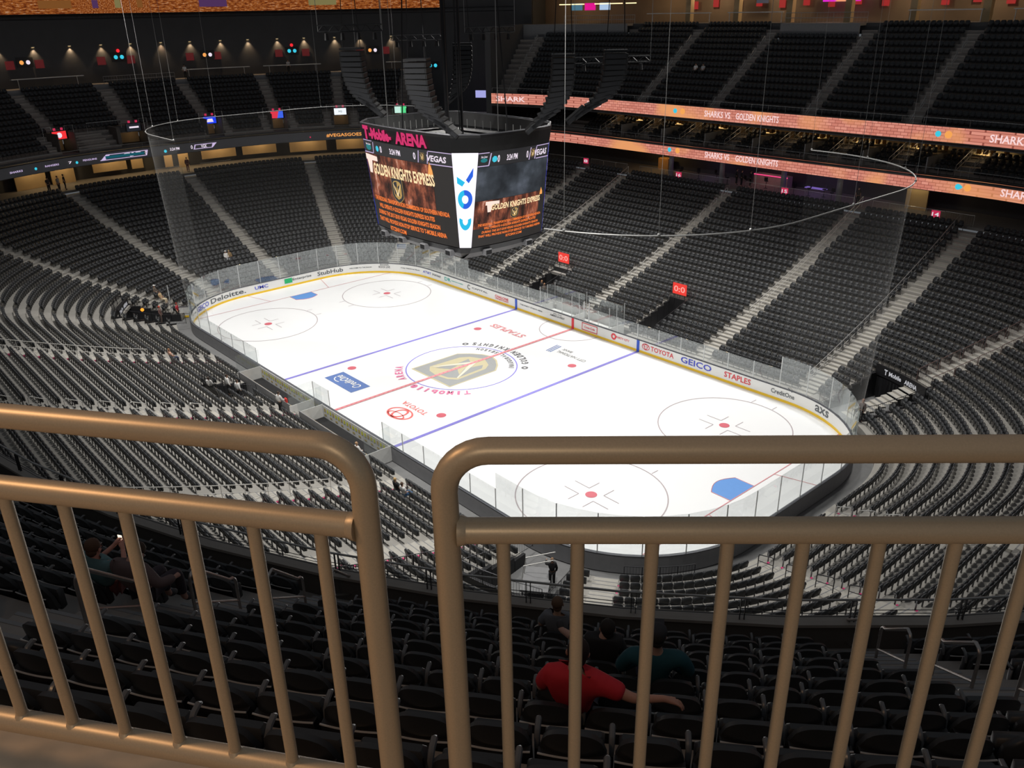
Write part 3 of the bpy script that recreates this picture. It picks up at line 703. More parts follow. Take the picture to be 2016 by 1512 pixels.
def fence(pts, lab, h=1.0, m=dark_steel, gap=.13, nm='barred_fence', grp=None, cat='fence'):
    pts = [Vector(p) for p in pts]; B = pts[0]; mb = MB(); P2 = [p - B for p in pts]
    for hh, r in ((h, .022), (.08, .016)): mb.tube([p + Vector((0, 0, hh)) for p in P2], r, 5)
    for a, b in zip(P2, P2[1:]):
        L = (b - a).length; n = max(1, int(L / gap))
        for i in range(n + 1):
            p = a.lerp(b, i / n); mb.tube([p, p + Vector((0, 0, h))], .009 if i not in (0, n) else .024, 4)
    o = mb.obj(nm, m, None, False, B); tag(o, lab, cat, grp); return o
def sl(s, d0, d1, n=1, dz=0): return [RP(s, d0 + (d1 - d0) * i / n, low(d0 + (d1 - d0) * i / n) + dz) for i in range(n + 1)]
tn = ['the far-side tunnel nearest the middle red line', 'the far-side tunnel right of the red line', 'the black corner tunnel at the right', 'the near corner tunnel', 'the far left corner tunnel', 'the near-side tunnel by the benches']
for (a, b, c, e), w in zip(TUN, tn):
    fence(sl(a - .12, c, e, 3), 'dark barred fence along the left side of ' + w); fence(sl(b + .12, c, e, 3), 'dark barred fence along the right side of ' + w)
    fence([RP(a + (b - a) * i / 3, e + .2, low(e) + .5) for i in range(4)], 'dark barred fence across the back of ' + w, .85)
for sg, w in ((-1, 'left'), (1, 'right')):
    for k in range(6):
        d = 7.2 + k * 1.75; fence(sl(s_ang(62.5) + sg * .75 / sc(s_ang(62), d), d, d + 1.6), 'brown barred fence panel along the %s edge of the stairs above the corner tunnel' % w, 1., mat('brown_barred_steel', (.20, .13, .12), .5, .3), .14, grp='stair fence panels, %s edge' % w)
fence(sl(s_ang(-90) - .3, 6, 12.5, 4), 'dark barred fence beside the stairs left of the gap, lower end')
fence([RP(s, 1.6, .5) for s in cuts(s_ang(-30), s_ang(-50))], 'low dark barred fence behind the near corner glass')

# concourse guard panels, section signs
def panels(s0, s1, d, z, lab, grp, w=1.75, m=galv):
    n = max(1, round((s1 - s0) / w)); W_ = (s1 - s0) / n
    for i in range(n):
        a = RP(s0 + i * W_ + .05, d, z); b = RP(s0 + (i + 1) * W_ - .05, d, z); mb = MB(); A0 = Vector((0, 0, 0)); B0 = Vector(b) - Vector(a)
        mb.tube([A0, A0 + Vector((0, 0, .95)), B0 + Vector((0, 0, .95)), B0], .022, 5)
        for j in range(1, 12): p = A0.lerp(B0, j / 12); mb.tube([p, p + Vector((0, 0, .93))], .007, 4)
        mb.tube([A0 + Vector((0, 0, .12)), B0 + Vector((0, 0, .12))], .014, 4)
        tag(mb.obj('concourse_fence', m, None, False, a), lab, 'railing', grp)
for s0, s1, w in ((-24, -16.2, 'beside the scoreboard'), (-14.4, -1.8, 'left of the middle stairs'), (.1, 12.2, 'right of the middle stairs'), (14.0, 22.3, 'at the far right')):
    panels(s0, s1, 25.4, 8.95, 'grey steel guard panel on the concourse edge ' + w, 'concourse guard panels ' + w)
panels(116.4, 119.9, 25.4, 8.95, 'grey steel guard panel left of the far-end usher', 'far end guard panels left')
panels(122.2, 124.4, 25.4, 8.95, 'grey steel guard panel right of the far-end usher', 'far end guard panels right')
pk = emit('section_sign', (210, 50, 90), .8)
def sign(nm, s, d, z, w, h, m, lab, cat='sign', txt=None, tm=None, dd=.06, th=None):
    x, y, nx, ny = ring(s, d); rz = math.atan2(-nx, ny); mb = MB(); mb.box((0, 0, 0), (w, dd, h))
    t = thing(nm, lab, cat, (x, y, z), rz); mb.obj('panel', m, t)
    if txt:
        m2 = MB(); text(m2, txt, min(w * .82, w), (th or h * .55), lambda x, y, dz=0.: (x, -dd / 2 - .01, y)); m2.obj('lettering', tm or emit('white', (235, 235, 240), .8), t)
    return t
for s, tx_, w_ in ((-22.2, '8', 'beside the scoreboard'), (-8.6, '16', 'left of the bar'), (4.8, '15', 'below the bar'), (19.9, '14', 'at the far right')): sign('section_sign', s, 25.3, 9.55, .75, .62, pk, 'magenta section sign reading %s on the concourse railing %s' % (tx_, w_), 'sign', tx_)

# ------------------------------------------------------------------ ribbon boards
def led_brick():
    m = bpy.data.materials.new('pink_brick_led_picture'); m.use_nodes = True; n = m.node_tree.nodes; l = m.node_tree.links; b = n['Principled BSDF']
    b.inputs['Base Color'].default_value = (.01, .01, .01, 1); b.inputs['Specular IOR Level'].default_value = .1
    tc = n.new('ShaderNodeUVMap'); br = n.new('ShaderNodeTexBrick'); br.inputs['Scale'].default_value = 1; br.inputs['Brick Width'].default_value = .62; br.inputs['Row Height'].default_value = .27; br.inputs['Mortar Size'].default_value = .022
    br.inputs['Color1'].default_value = (*lin((226, 150, 132)), 1); br.inputs['Color2'].default_value = (*lin((205, 125, 108)), 1); br.inputs['Mortar'].default_value = (*lin((150, 80, 68)), 1)
    no = n.new('ShaderNodeTexNoise'); no.inputs['Scale'].default_value = .16; mx = n.new('ShaderNodeMixRGB'); mx.inputs[2].default_value = (*lin((235, 160, 105)), 1)
    cr = n.new('ShaderNodeValToRGB'); cr.color_ramp.elements[0].position = .5; cr.color_ramp.elements[1].position = .62
    l.new(tc.outputs[0], br.inputs[0]); l.new(tc.outputs[0], no.inputs[0]); l.new(no.outputs['Fac'], cr.inputs[0]); l.new(cr.outputs[0], mx.inputs[0]); l.new(br.outputs[0], mx.inputs[1]); l.new(mx.outputs[0], b.inputs['Emission Color']); b.inputs['Emission Strength'].default_value = .95
    return m
brick = led_brick(); casem = mat('led_casing', (.03, .03, .032), .6, 0, .1, 4)
def ribbon_board(s0, s1, d, z0, z1, m, lab, rail=True):
    t = thing('ribbon_board', lab, 'LED ribbon board', RP((s0 + s1) / 2, d, z0)); B = Vector(t.location)
    o = strip(MB(), s0, s1, d, d + .22, z0 - .05, z1 + .06).obj('casing', casem, t); o.location = -B
    mb = MB()
    ss = cuts(s0, s1)
    for a, b in zip(ss, ss[1:]): mb.quad(RP(a, d - .02, z0), RP(b, d - .02, z0), RP(b, d - .02, z1), RP(a, d - .02, z1), 0, ((a, z0), (b, z0), (b, z1), (a, z1)))
    o = mb.obj('screen', m, t); o.location = -B
    if rail:
        mb = MB(); mb.tube([RP(s, d + .3, z1 + .62) for s in ss], .022, 5)
        s = s0
        while s < s1: mb.tube([RP(s, d + .3, z1), RP(s, d + .3, z1 + .62)], .018, 4); s += 1.9
        o = mb.obj('top_rail', galv, t); o.location = -B
    return t, B
led_w = emit('led_white', (240, 226, 240), .95); led_p = emit('led_pink_white', (250, 215, 215), 1.); led_o = emit('led_orange', (245, 165, 85), 1.); led_t = emit('led_teal', (60, 200, 225), 1.); led_v = emit('led_violet', (205, 185, 225), .95); led_b = emit('led_blue', (60, 100, 235), 1.)
def rtext(t, B, items, d, real=False):
    for body, s, z, w, h, m in items:
        m1 = MB(); k_ = 1 / sc(s, d) if (real or body == 'dot') else 1.; f = lambda x, y, dz=0., s=s, z=z, k_=k_: tuple(Vector(RP(s + x * k_, d - .12, z + y)) - B)
        if body == '[]': poly(m1, [(-w / 2, -h / 2), (w / 2, -h / 2), (w / 2, h / 2), (-w / 2, h / 2)], f)
        elif body == 'frame':
            for a in ((-w / 2, -h / 2, w / 2, -h / 2 + .07), (-w / 2 + .2, h / 2 - .07, w / 2 + .2, h / 2)): poly(m1, [(a[0], a[1]), (a[2], a[1]), (a[2], a[3]), (a[0], a[3])], f)
            for a in (-w / 2, w / 2 - .12): poly(m1, [(a, -h / 2), (a + .14, -h / 2), (a + .34, h / 2), (a + .2, h / 2)], f)
        elif body == 'dot': ringpoly(m1, 0, 0, 0, h / 2, f, 0, n=12)
        else: text(m1, body, w, h, f, 0, .02)
        o = m1.obj('screen_lettering', m, t)
t, B = ribbon_board(-24.0, 31, 24.3, 11.72, 12.98, brick, 'lower pink brick-patterned LED ribbon board reading SHARKS VS GOLDEN KNIGHTS, far side')
rtext(t, B, [('SHARKS VS', -2.9, 12.35, 3.1, .62, led_p), ('GOLDEN KNIGHTS', 1.9, 12.35, 5.0, .62, led_p), ('dot', -9.2, 12.38, 0, .5, led_t), ('dot', -8.1, 12.38, 0, .62, led_o), ('dot', 21.75, 12.35, 0, .5, led_t), ('dot', 22.1, 12.35, 0, .6, led_o), ('SHARKS VS', 23.35, 12.35, 4.2, .62, led_p)], 24.3, True)
t, B = ribbon_board(-25.6, 31, 23.5, 15.98, 17.18, brick, 'upper pink brick-patterned LED ribbon board reading SHARKS VS GOLDEN KNIGHTS, under the upper tier')
rtext(t, B, [('SHARKS VS', -2.7, 16.6, 3.2, .62, led_p), ('GOLDEN KNIGHTS', 2.0, 16.6, 4.9, .62, led_p), ('dot', -8.1, 16.62, 0, .5, led_t), ('dot', -7.1, 16.62, 0, .62, led_o), ('dot', 19.65, 16.6, 0, .5, led_t), ('dot', 20.5, 16.6, 0, .62, led_o), ('SHARKS VS', 23.0, 16.6, 4.2, .62, led_p), ('SHARK', -24.85, 16.55, 4.2, .6, led_p), ('KNIGHTS', -20, 16.6, 2.2, .6, led_p)], 23.5, True)
t, B = ribbon_board(104, 131, 24.3, 11.55, 12.62, mat('dark_led_screen', (.05, .05, .055), .5, 0, 0, 2, .35), 'dark LED ribbon board round the far end with team scores and the time')
rtext(t, B, [('SJS', 114.65, 12.1, .55, .42, led_w), ('frame', 114.6, 12.1, 1.9, .62, led_v), ('[]', 114.55, 12.1, 1.5, .3, emit('led_dim_teal', (20, 90, 105), .8)), ('0', 115.5, 12.12, .2, .46, led_w), ('3:24 PM', 118.95, 12.15, 1.15, .34, led_w), ('0', 121.05, 12.13, .22, .46, led_w), ('frame', 122.45, 12.1, 2.4, .55, led_v), ('VGK', 122.6, 12.1, .75, .38, led_w),
     ('#VEGASGOESGOLD', 128.42, 12.08, 1.75, .46, led_o), ('RANGERS', 112.2, 12.12, .42, .2, led_v), ('7', 112.75, 12.1, .1, .26, led_w), ('SHARKS', 111.1, 12.1, .4, .2, led_v), ('PENGUINS', 113.35, 12.12, .42, .2, led_v), ('6', 113.8, 12.12, .1, .28, led_w), ('dot', 111.7, 12.05, 0, .3, led_t), ('dot', 112.95, 12.0, 0, .3, led_t), ('dot', 117.8, 12.0, 0, .35, led_t), ('dot', 127.0, 12.0, 0, .2, pk)], 24.3)

# ------------------------------------------------------------------ far end: wall lights, signs, screens, picture wall
fix = mat('wall_light_housing', (.5, .45, .35), .4, .5)
wl = [(s, 23.6) for s in (109.4, 111.4, 112.95)] + []
WLs = []
s = 112.6
for x, y in [(-67.6, -14.2), (-68.1, -10.2), (-68.5, -6.0), (-68.5, -2.3), (-68.5, 1.3), (-68.5, 5.2), (-68.3, 9.0), (-67.7, 13.0), (-66.9, 16.6), (-65.7, 20.4), (-64.3, 23.8), (-62.4, 27.6), (-60.5, 30.6), (-57.8, 34.1)]:
    cy = max(-CY, min(CY, y)); a = math.atan2(y - cy, -(x + CX) if x < -CX else 0); R_ = CR + 37.86
    px, py = -CX - R_ * math.cos(a), cy + R_ * math.sin(a); rz = math.atan2(-(-math.cos(a)), math.sin(a)) 
    rz = math.atan2(math.cos(a), math.sin(a))
    t = thing('wall_light', 'small warm downlight on the dark far-end wall above the seats', 'wall light', (px, py, 23.75), rz, 'warm downlights on the far-end wall')
    MB().box((0, 0, 0), (.34, .24, .1)).obj('housing', fix, t); MB().box((0, 0, -.06), (.26, .16, .02)).obj('lens', emit('lamp_warm', (255, 215, 150), 2.2), t)
    nx, ny = -math.cos(a), math.sin(a)
    lamp('wall_light_beam', 'SPOT', (px - nx * .10, py - ny * .10, 23.66), 260, (1, .68, .38), .04, (px + nx * .05, py + ny * .05, 20.9), math.radians(84), .9)
for i, s in enumerate([113.27, 113.89, 116.73, 120.36, 124.52, 125.19, 126.72, 127.4, 128.79, 129.47]):
    sign('wall_sign', s, 37.9, 21.85, 1.0, .95, emit('dim_red_sign', (120, 38, 42), .4), 'dim red square sign on the far-end wall, %s from the left' % ORD[i + 1])
for i, (s, z) in enumerate([(113.59, 22.1), (118.93, 22.2), (124.95, 22.0), (127.06, 22.1), (129.13, 21.9), (130.7, 19.7)]):
    t = sign('wall_screen', s, 37.85, z, 1.9, 1.1, casem, 'small dark television with bright logos on the far-end wall, %s from the left' % ORD[i + 1], 'television')
    for k, (m_, ox) in enumerate((((led_o if i % 2 == 0 else led_t), -.4), ((led_w if i % 2 == 0 else led_t), .35))):
        m1 = MB(); ringpoly(m1, ox, 0, 0, .25, lambda x, y, dz=0.: (x, -.05, y), n=10); m1.obj('picture', m_, t)
    if i in (1, 3): m1 = MB(); ringpoly(m1, 0, .75, 0, .22, lambda x, y, dz=0.: (x, -.05, y), n=8); m1.obj('red_light', emit('red_lamp', (240, 40, 50), 1.2), t)
def bar(s0, s1, d, z, lab, m=None, h=.09, w=.4, posts=True):
    mb = MB(); strip(mb, s0, s1, d, d + w, z - h, z)
    if posts:
        for s in (s0 + .15, s1 - .15): mb.tube([RP(s, d + .2, z - 1.1), RP(s, d + .2, z - h)], .04, 5)
    tag(mb.obj('drink_rail', m or mat('pale_counter', (.62, .62, .60), .5), None), lab, 'counter')
for i, (a, b) in enumerate(((110.9, 112.6), (113.07, 114.67), (124.18, 125.89), (126.24, 127.74), (128.25, 128.74), (129.48, 130.3))):
    bar(a, b, 36, 20.4, 'long pale counter behind the top row of the far end, %s from the left' % ORD[i + 1])
for i, (a, b) in enumerate(((-22.2, -13.8), (-11.35, -4.3), (9.5, 16.4), (19, 25))): bar(a, b, 36, 26.1, 'long pale counter behind the top row of the upper far side, %s from the left' % ORD[i + 1])
def rail_run(s0, s1, d, z, h, lab):
    mb = MB()
    for hh in (h, h * .5): mb.tube([RP(s, d, z + hh) for s in cuts(s0, s1)], .03, 5)
    n = max(2, int((s1 - s0) * sc(s0, d) / 1.6))
    for i in range(n + 1): s = s0 + (s1 - s0) * i / n; mb.tube([RP(s, d, z), RP(s, d, z + h)], .025, 4)
    for i in range(n * 5): s = s0 + (s1 - s0) * i / (n * 5); mb.tube([RP(s, d, z), RP(s, d, z + h)], .008, 3)
    tag(mb.obj('platform_rail', galv), lab, 'railing')
rail_run(-3.2, 6.0, 35, 24.95, 1.0, 'pale barred rail on the platform above the upper far side'); rail_run(-24.5, -22.4, 35, 24.95, 1.0, 'pale barred rail on the corner platform above the upper tier'); rail_run(115.7, 123.9, 35.2, 19.25, .9, 'grey barred rail on the far-end platform')
def noise_led(name, ramp, sx, sy, st=1., detail=6, rough=.6):
    m = bpy.data.materials.new(name); m.use_nodes = True; n = m.node_tree.nodes; l = m.node_tree.links; b = n['Principled BSDF']
    b.inputs['Base Color'].default_value = (.01, .01, .01, 1); b.inputs['Specular IOR Level'].default_value = .1
    tc = n.new('ShaderNodeUVMap'); mp = n.new('ShaderNodeMapping'); mp.inputs['Scale'].default_value = (sx, sy, 1); no = n.new('ShaderNodeTexNoise'); no.inputs['Scale'].default_value = 1; no.inputs['Detail'].default_value = detail; no.inputs['Roughness'].default_value = rough
    cr = n.new('ShaderNodeValToRGB'); e = cr.color_ramp.elements
    for i, (p, c) in enumerate(ramp):
        el = e[i] if i < 2 else e.new(p); el.position = p; el.color = (*lin(c), 1)
    l.new(tc.outputs[0], mp.inputs[0]); l.new(mp.outputs[0], no.inputs[0]); l.new(no.outputs['Fac'], cr.inputs[0]); l.new(cr.outputs[0], b.inputs['Emission Color']); b.inputs['Emission Strength'].default_value = st
    return m
crowd = noise_led('crowd_picture', [(.36, (60, 25, 14)), (.46, (140, 62, 24)), (.55, (205, 120, 50)), (.66, (235, 200, 170))], 1.6, 6, .55, 10, .75)
t = thing('picture_wall', 'huge glowing orange picture of a crowd above the dark far-end wall', 'picture screen')
mb = MB(); ss = cuts(104, 131)
for a, b in zip(ss, ss[1:]): mb.quad(RP(a, 37.4, 27.3), RP(b, 37.4, 27.3), RP(b, 37.4, 31.5), RP(a, 37.4, 31.5), 0, ((a * 5, 0), (b * 5, 0), (b * 5, 4.2), (a * 5, 4.2)))
mb.obj('screen', crowd, t); strip(MB(), 104, 131, 37.45, 38.3, 27.2, 31.6).obj('casing', casem, t)
for i in range(9):
    s = 106 + i * 2.7; m1 = MB(); m1.quad(RP(s, 37.36, 27.9), RP(s + .7, 37.36, 27.9), RP(s + .7, 37.36, 28.8), RP(s, 37.36, 28.8)); m1.obj('banner_picture', emit('banner%d' % (i % 3), [(150, 95, 45), (95, 60, 110), (150, 140, 90)][i % 3], .6), t)
# dark catwalk in front of the wall top
cw = thing('catwalk', 'black lighting catwalk along the top of the far-end wall', 'catwalk'); cwb = MB()
for z in (26.75, 27.25): cwb.tube([RP(s, 36.6, z) for s in cuts(104, 133)], .06, 5)
strip(cwb, 104, 133, 36.2, 37.2, 26.66, 26.72)
for i in range(80): s = 104 + i * .36; cwb.tube([RP(s, 36.6, 26.72), RP(s + .18, 36.6, 27.25)], .02, 3)
cwb.obj('truss', black_paint, cw)
for i, (s, cols) in enumerate(zip(VA[2:], ('red', 'orange', 'blue', 'redblue', 'white', 'green'))):
    # vomitory: door opening with screen and parapet loops
    w = 1.0 / sc(s, 26); t = thing('entrance_portal', 'lit doorway into the far-end seats under a small %s screen' % cols, 'entrance', RP(s, 25.2, 13)); B = Vector(t.location)
    def put(mb, nm, m, p=t): o = mb.obj(nm, m, p); o.location = -B; return o
    for sg in (-1, 1): put(strip(MB(), s + sg * w - .05 / sc(s, 26), s + sg * w + .05 / sc(s, 26), 25.2, 28.1, 12.95, 15.1), 'side_wall', wall_brown)
    put(strip(MB(), s - w * .95, s + w * .95, 28.3, 28.4, 12.95, 15.0), 'back_wall', tan); put(strip(MB(), s - w, s + w, 26.9, 28.3, 14.35, 14.95), 'lintel', wall_dark)
    for sg in (-1, 1):
        m1 = MB(); m1.tube([RP(s + sg * w * 1.7, 26.8, 14.1), RP(s + sg * w * 1.7, 26.8, 15.75), RP(s + sg * w * .75, 26.8, 15.75), RP(s + sg * w * .75, 26.8, 14.9)], .03, 5); put(m1, 'rail_loop', galv)
    t2 = thing('portal_screen', 'small glowing %s advertising screen over a far-end doorway' % cols, 'screen', RP(s, 26.75, 14.8), math.atan2(-ring(s, 0)[2], ring(s, 0)[3]))
    MB().box((0, 0, 0), (1.75, .12, 1.0)).obj('casing', casem, t2)
    main = {'red': (235, 50, 55), 'orange': (30, 32, 38), 'blue': (25, 60, 235), 'redblue': (215, 50, 70), 'white': (235, 240, 245), 'green': (190, 230, 215)}[cols]
    g = lambda x, y, dz=0.: (x, -.07 - dz, y)
    m1 = MB(); poly(m1, [(-.8, -.42), (.8, -.42), (.8, .42), (-.8, .42)], g); m1.obj('picture', emit('scr_' + cols, main, 1.1), t2)
    m1 = MB(); g2 = lambda x, y, dz=0.: (x, -.08, y)
    if cols in ('red',): ringpoly(m1, 0, 0, 0, .3, g2, n=14)
    elif cols == 'redblue': poly(m1, [(0, -.42), (.8, -.42), (.8, .42), (.25, .42)], g2)
    elif cols == 'blue': poly(m1, [(-.45, -.25), (.45, -.25), (.35, .15), (-.25, .15)], g2)
    elif cols == 'orange': poly(m1, [(-.5, -.08), (.6, -.08), (.6, .12), (-.5, .12)], g2)
    elif cols == 'white': text(m1, 'XQ', .5, .25, g2)
    else: poly(m1, [(0, -.42), (.8, -.42), (.8, .42), (0, .42)], g2)
    m1.obj('logo', {'redblue': led_b, 'green': emit('led_green', (90, 220, 140), 1.), 'white': emit('led_dgrey', (60, 110, 110), .7), 'orange': led_w}.get(cols, led_w), t2)
    for sg in (-1, 1): m1 = MB(); m1.box((sg * .42, 0, .66), (.26, .06, .26)); m1.obj('aisle_sign', pk, t2)
    lamp('portal_lamp', 'POINT', tuple(Vector(RP(s, 27.4, 14.2))), 5, (1, .7, .4), .2)
# lit openings of the lower concourse at the far end
for i, (a, b, z0, z1, bright) in enumerate(((111.95, 112.75, 8.95, 10.6, 1), (112.9, 113.5, 8.95, 10.9, 1), (114.0, 114.9, 9.6, 10.9, 1), (115.5, 116.9, 9.5, 11, .8), (119.6, 120.6, 9.2, 11.3, 1.), (121.4, 122.7, 8.95, 11.3, 1), (123.9, 124.9, 9.6, 11.3, 1.2), (125.1, 126.1, 9.6, 11.3, 1), (126.5, 127.6, 9.4, 11.3, 1.1), (127.9, 128.8, 9.4, 11.3, 1))):
    o = tag(strip(MB(), a, b, 30.2, 30.35, z0, z1 + .5).obj('lit_wall_panel', tan), 'tan concourse wall panel lit from above at the far end, %s from the left' % ORD[i + 1], 'wall panel')
    lamp('concourse_lamp', 'POINT', RP((a + b) / 2, 28.9, 11.6), 75 * bright, (1, .72, .38), .15)

# ------------------------------------------------------------------ loge boxes and bar on the far side
for i in range(9):
    s = -22.6 + i * 5.9
    o = tag(strip(MB(), s, s + 1.0, 29.3, 30.6, 12.95, 15.65).obj('support_column', tan), 'tan column between the loge boxes, %s from the left' % ORD[i + 1], 'column')
    lamp('loge_light', 'SPOT', RP(s + 2.2, 31.9, 15.6), 420, (1, .66, .25), .1, RP(s + 2.2, 33.0, 13.5), 1.9, .6)
    lamp('loge_light', 'POINT', RP(s + 3.2, 27.6, 15.4), 16, (1, .72, .42), .15)  # extra unseen fill light, added to brighten the loge seats
    t = thing('loge_counter', 'pale counter with glasses at the back of the loge boxes, %s from the left' % ORD[i + 1], 'counter')
    strip(MB(), s + 1.3, s + 5.2, 29.2, 29.7, 14.05, 14.12).obj('counter_top', mat('lit_counter', (.6, .5, .35), .3), t)
    for j in range(8): m1 = MB(); m1.box(RP(s + 1.8 + j * .4, 30.6 + (j % 3) * .5, 14.5), (.3, .3, .55 + .1 * (j % 2)), j); m1.obj('bar_furniture', mat('warm_wood', (.40, .22, .08), .4, 0, .3, 3), t)
    if i < 8:
        s2 = SUA[i]; m1 = MB()
        for sg in (-.5, .5):
            for hh in (.95, .5): m1.tube([RP(s2 + sg, 24.9, 13.0 + hh), RP(s2 + sg, 28.6, 14.35 + hh)], .022, 5)
            for j in range(5): d = 24.9 + j * .92; m1.tube([RP(s2 + sg, d, 13 + j * .33), RP(s2 + sg, d, 13.95 + j * .33)], .02, 4)
        tag(m1.obj('stair_rail', galv), 'pair of slim stair rails between loge seats, %s from the left' % ORD[i + 1], 'handrail')
        struct(strip(MB(), s2 + 2.9, s2 + 3.0, 24.8, 28.6, 13, 14.4).obj('wall_loge_divider', grey_m))
for k, (d, z) in enumerate(SROW): deck('floor', -25, 30, d - .7, 33.4 if k == 3 else d + .2, z, concrete_up, .3)
wb = mat('warm_lit_wall', (.45, .30, .14), .7)
tag(strip(MB(), -14.9, -13.4, 29.4, 30.4, 8.95, 10.3).obj('bar_counter', mat('orange_bar_front', (.65, .35, .12), .5)), 'bar counter with an orange glowing front under the lower ribbon', 'counter')
lamp('bar_lamp', 'POINT', RP(-14.2, 28.8, 11.6), 60, (1, .6, .2), .2)
o = tag(strip(MB(), -1.5, 2.6, 29.3, 30.3, 8.95, 10.1).obj('bar_counter', mat('pale_bar_front', (.6, .45, .42), .5)), 'long bar counter with a pink lit front behind the concourse railing', 'counter')
m1 = strip(MB(), -1.5, 2.6, 29.25, 29.3, 9.98, 10.06).obj('light_strip', emit('pink_strip', (240, 70, 130), 1.2), o)
for s, c, p in ((-6.5, (.5, .4, 1), 25), (.5, (1, .45, .45), 45), (6.5, (.5, .25, 1), 40), (12.5, (.8, .3, .5), 12)): lamp('bar_lamp', 'POINT', RP(s, 28.4, 11.8), p, c, .2)
tag(strip(MB(), 15.6, 17.6, 28.6, 28.8, 8.95, 11.7).obj('lit_wall_panel', tan), 'tan lit wall panel under the lower ribbon at the right', 'wall panel'); lamp('concourse_lamp', 'POINT', RP(16.6, 27.4, 11.6), 45, (1, .8, .45), .2)
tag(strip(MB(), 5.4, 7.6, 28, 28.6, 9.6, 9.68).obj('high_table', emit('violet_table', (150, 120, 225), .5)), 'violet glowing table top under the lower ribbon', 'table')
for i, s in enumerate((-11.2, -4.2, 3.4, 9.6)):
    x, y, nx, ny = ring(s, 27.2); m1 = MB(); m1.tube([(x, y, 8.95), (x, y, 12.9)], .28, 12); tag(m1.obj('concourse_column', mat('grey_column', (.30, .30, .33), .4)), 'round grey concourse column, %s from the left' % ORD[i + 1], 'column')
for i in range(10):
    s = -9.6 + i * 2.1 if i < 6 else 4.8 + (i - 6) * 1.4; x, y, nx, ny = ring(s, 27 + (i % 3) * .5); m1 = MB(); m1.tube([(0, 0, 0), (0, 0, .72)], .03, 6); m1.tube([(0, 0, .72), (0, 0, .8)], .2, 10); m1.box((0, .19, 1.0), (.36, .04, .36)); m1.tube([(0, 0, 0), (0, 0, .03)], .2, 10)
    tag(m1.obj('bar_stool', black_paint, None, False, (x, y, 8.95), i * .7), 'black bar stool on the far concourse, %s from the left' % ORD[i + 1], 'stool')
# top concourse lights and screens
t = thing('strip_light', 'row of warm glowing strip lights under the ceiling of the top concourse', 'ceiling light')
for a, b in ((134.3, 135.0), (135.3, 136.1), (136.2, 136.5)): strip(MB(), a, b, 36.3, 36.4, 27.25, 27.36).obj('tube', emit('warm_tube', (255, 225, 160), 2.), t)
for i, s in enumerate((-24.6, -22.3)): lamp('concourse_lamp', 'POINT', RP(s, 39.5, 28.4), 160, (1, .68, .36), .3)
for i, s in enumerate((-17, -9, -1, 7, 15, 23)): lamp('concourse_lamp', 'POINT', RP(s, 40, 28.6), 200, (1, .74, .46), .3)
for i, (s, c, lab) in enumerate(((134.75, 'led_dark', 'dark television with pale logos on the top concourse'), (135.12, 'mag', 'magenta television on the top concourse, left of the pale one'), (135.54, 'pale', 'pale blue television on the top concourse'), (3.0 - 5, 'multi', 'magenta television on the top concourse above the platform'), (-.6, 'orng', 'orange and white television above the platform'), (.8, 'mag2', 'magenta television right of the orange one'), (-10.5, 'dk', 'dark television with logos above the upper tier'))):
    c_ = {'mag': (225, 20, 140), 'pale': (170, 195, 225), 'multi': (220, 30, 200), 'orng': (235, 150, 110), 'mag2': (215, 40, 190), 'led_dark': (70, 110, 130), 'dk': (60, 60, 70)}[c]
    sign('concourse_screen', s, 41.5 if i > 2 else 36.8, 27.4 if i > 2 else 27.0, 1.6, .85, emit('tv_' + c, c_, 1.), lab, 'television')
for i in range(7):
    s = -19 + i * 6.9; tag(strip(MB(), s, s + .7, 38.2, 38.9, 24.95, 29.1).obj('concourse_column', tan), 'tan square column on the top concourse, %s from the left' % ORD[i + 1], 'column')
for i in range(14):
    s = -21 + i * 3.1; sign('wall_sign', s, 42.7, 26.9 + .2 * (i % 2), .8, .9, emit('red_sign', (175, 45, 45), .7), 'small red sign on the top concourse wall, %s from the left' % ORD[i + 1])
for i, (s, c) in enumerate(((132.25, (165, 165, 225)), (132.6, (225, 25, 95)))):
    sign('wall_screen', s, 33, 16.2, 1.5, .95, emit('ctv%d' % i, c, 1.), ['lilac', 'crimson'][i] + ' television in the dark corner bar beside the upper tier', 'television')
tag(strip(MB(), 131.0, 133.0, 31, 31.5, 13.9, 14.0).obj('bar_counter', mat('pale_counter', (.62, .62, .6))), 'pale counter edge of the dark corner bar', 'counter')
# ------------------------------------------------------------------ centre-hung scoreboard
SBX, SBY, ZB, ZT = .16, .2, 11.67, 18.18
def dims(w): return 5.68 + .95 * w, 3.9 + .54 * w, .57 + .69 * w
def SF(face, u, z, off=0.):
    """point on a scoreboard side; face 0 = -Y, 1 = +X, 2 = +Y, 3 = -X, 4..7 = corner panels; u runs -1..1 left to right for a viewer"""
    w = (z - ZB) / (ZT - ZB); a, b, c = dims(max(-.3, min(1.3, w)))
    bl = .42 * (1 - u * u)
    if face == 0: p = (u * (a - c), -b - bl - off)
    elif face == 1: p = (a + bl * .75 + off, u * (b - c))
    elif face == 2: p = (-u * (a - c), b + bl + off)
    elif face == 3: p = (-a - bl * .75 - off, -u * (b - c))
    else:
        k = .5 + .5 * u; sx, sy = [(1, -1), (1, 1), (-1, 1), (-1, -1)][face - 4]
        P1 = ((a - c), b); P2 = (a, (b - c))
        if face in (5, 7): P1, P2 = P2, P1
        x = P1[0] + (P2[0] - P1[0]) * k; y = P1[1] + (P2[1] - P1[1]) * k; p = (sx * (x + off * .7), sy * (y + off * .7))
    return (SBX + p[0], SBY + p[1], z)
def outline(z, off, n=10):
    r = []
    for f in (0, 4, 1, 5, 2, 6, 3, 7):
        nn = n if f < 4 else 2
        for i in range(nn): r.append(SF(f, -1 + 2 * (i + .5 * 0) / nn, z, off))
    return r
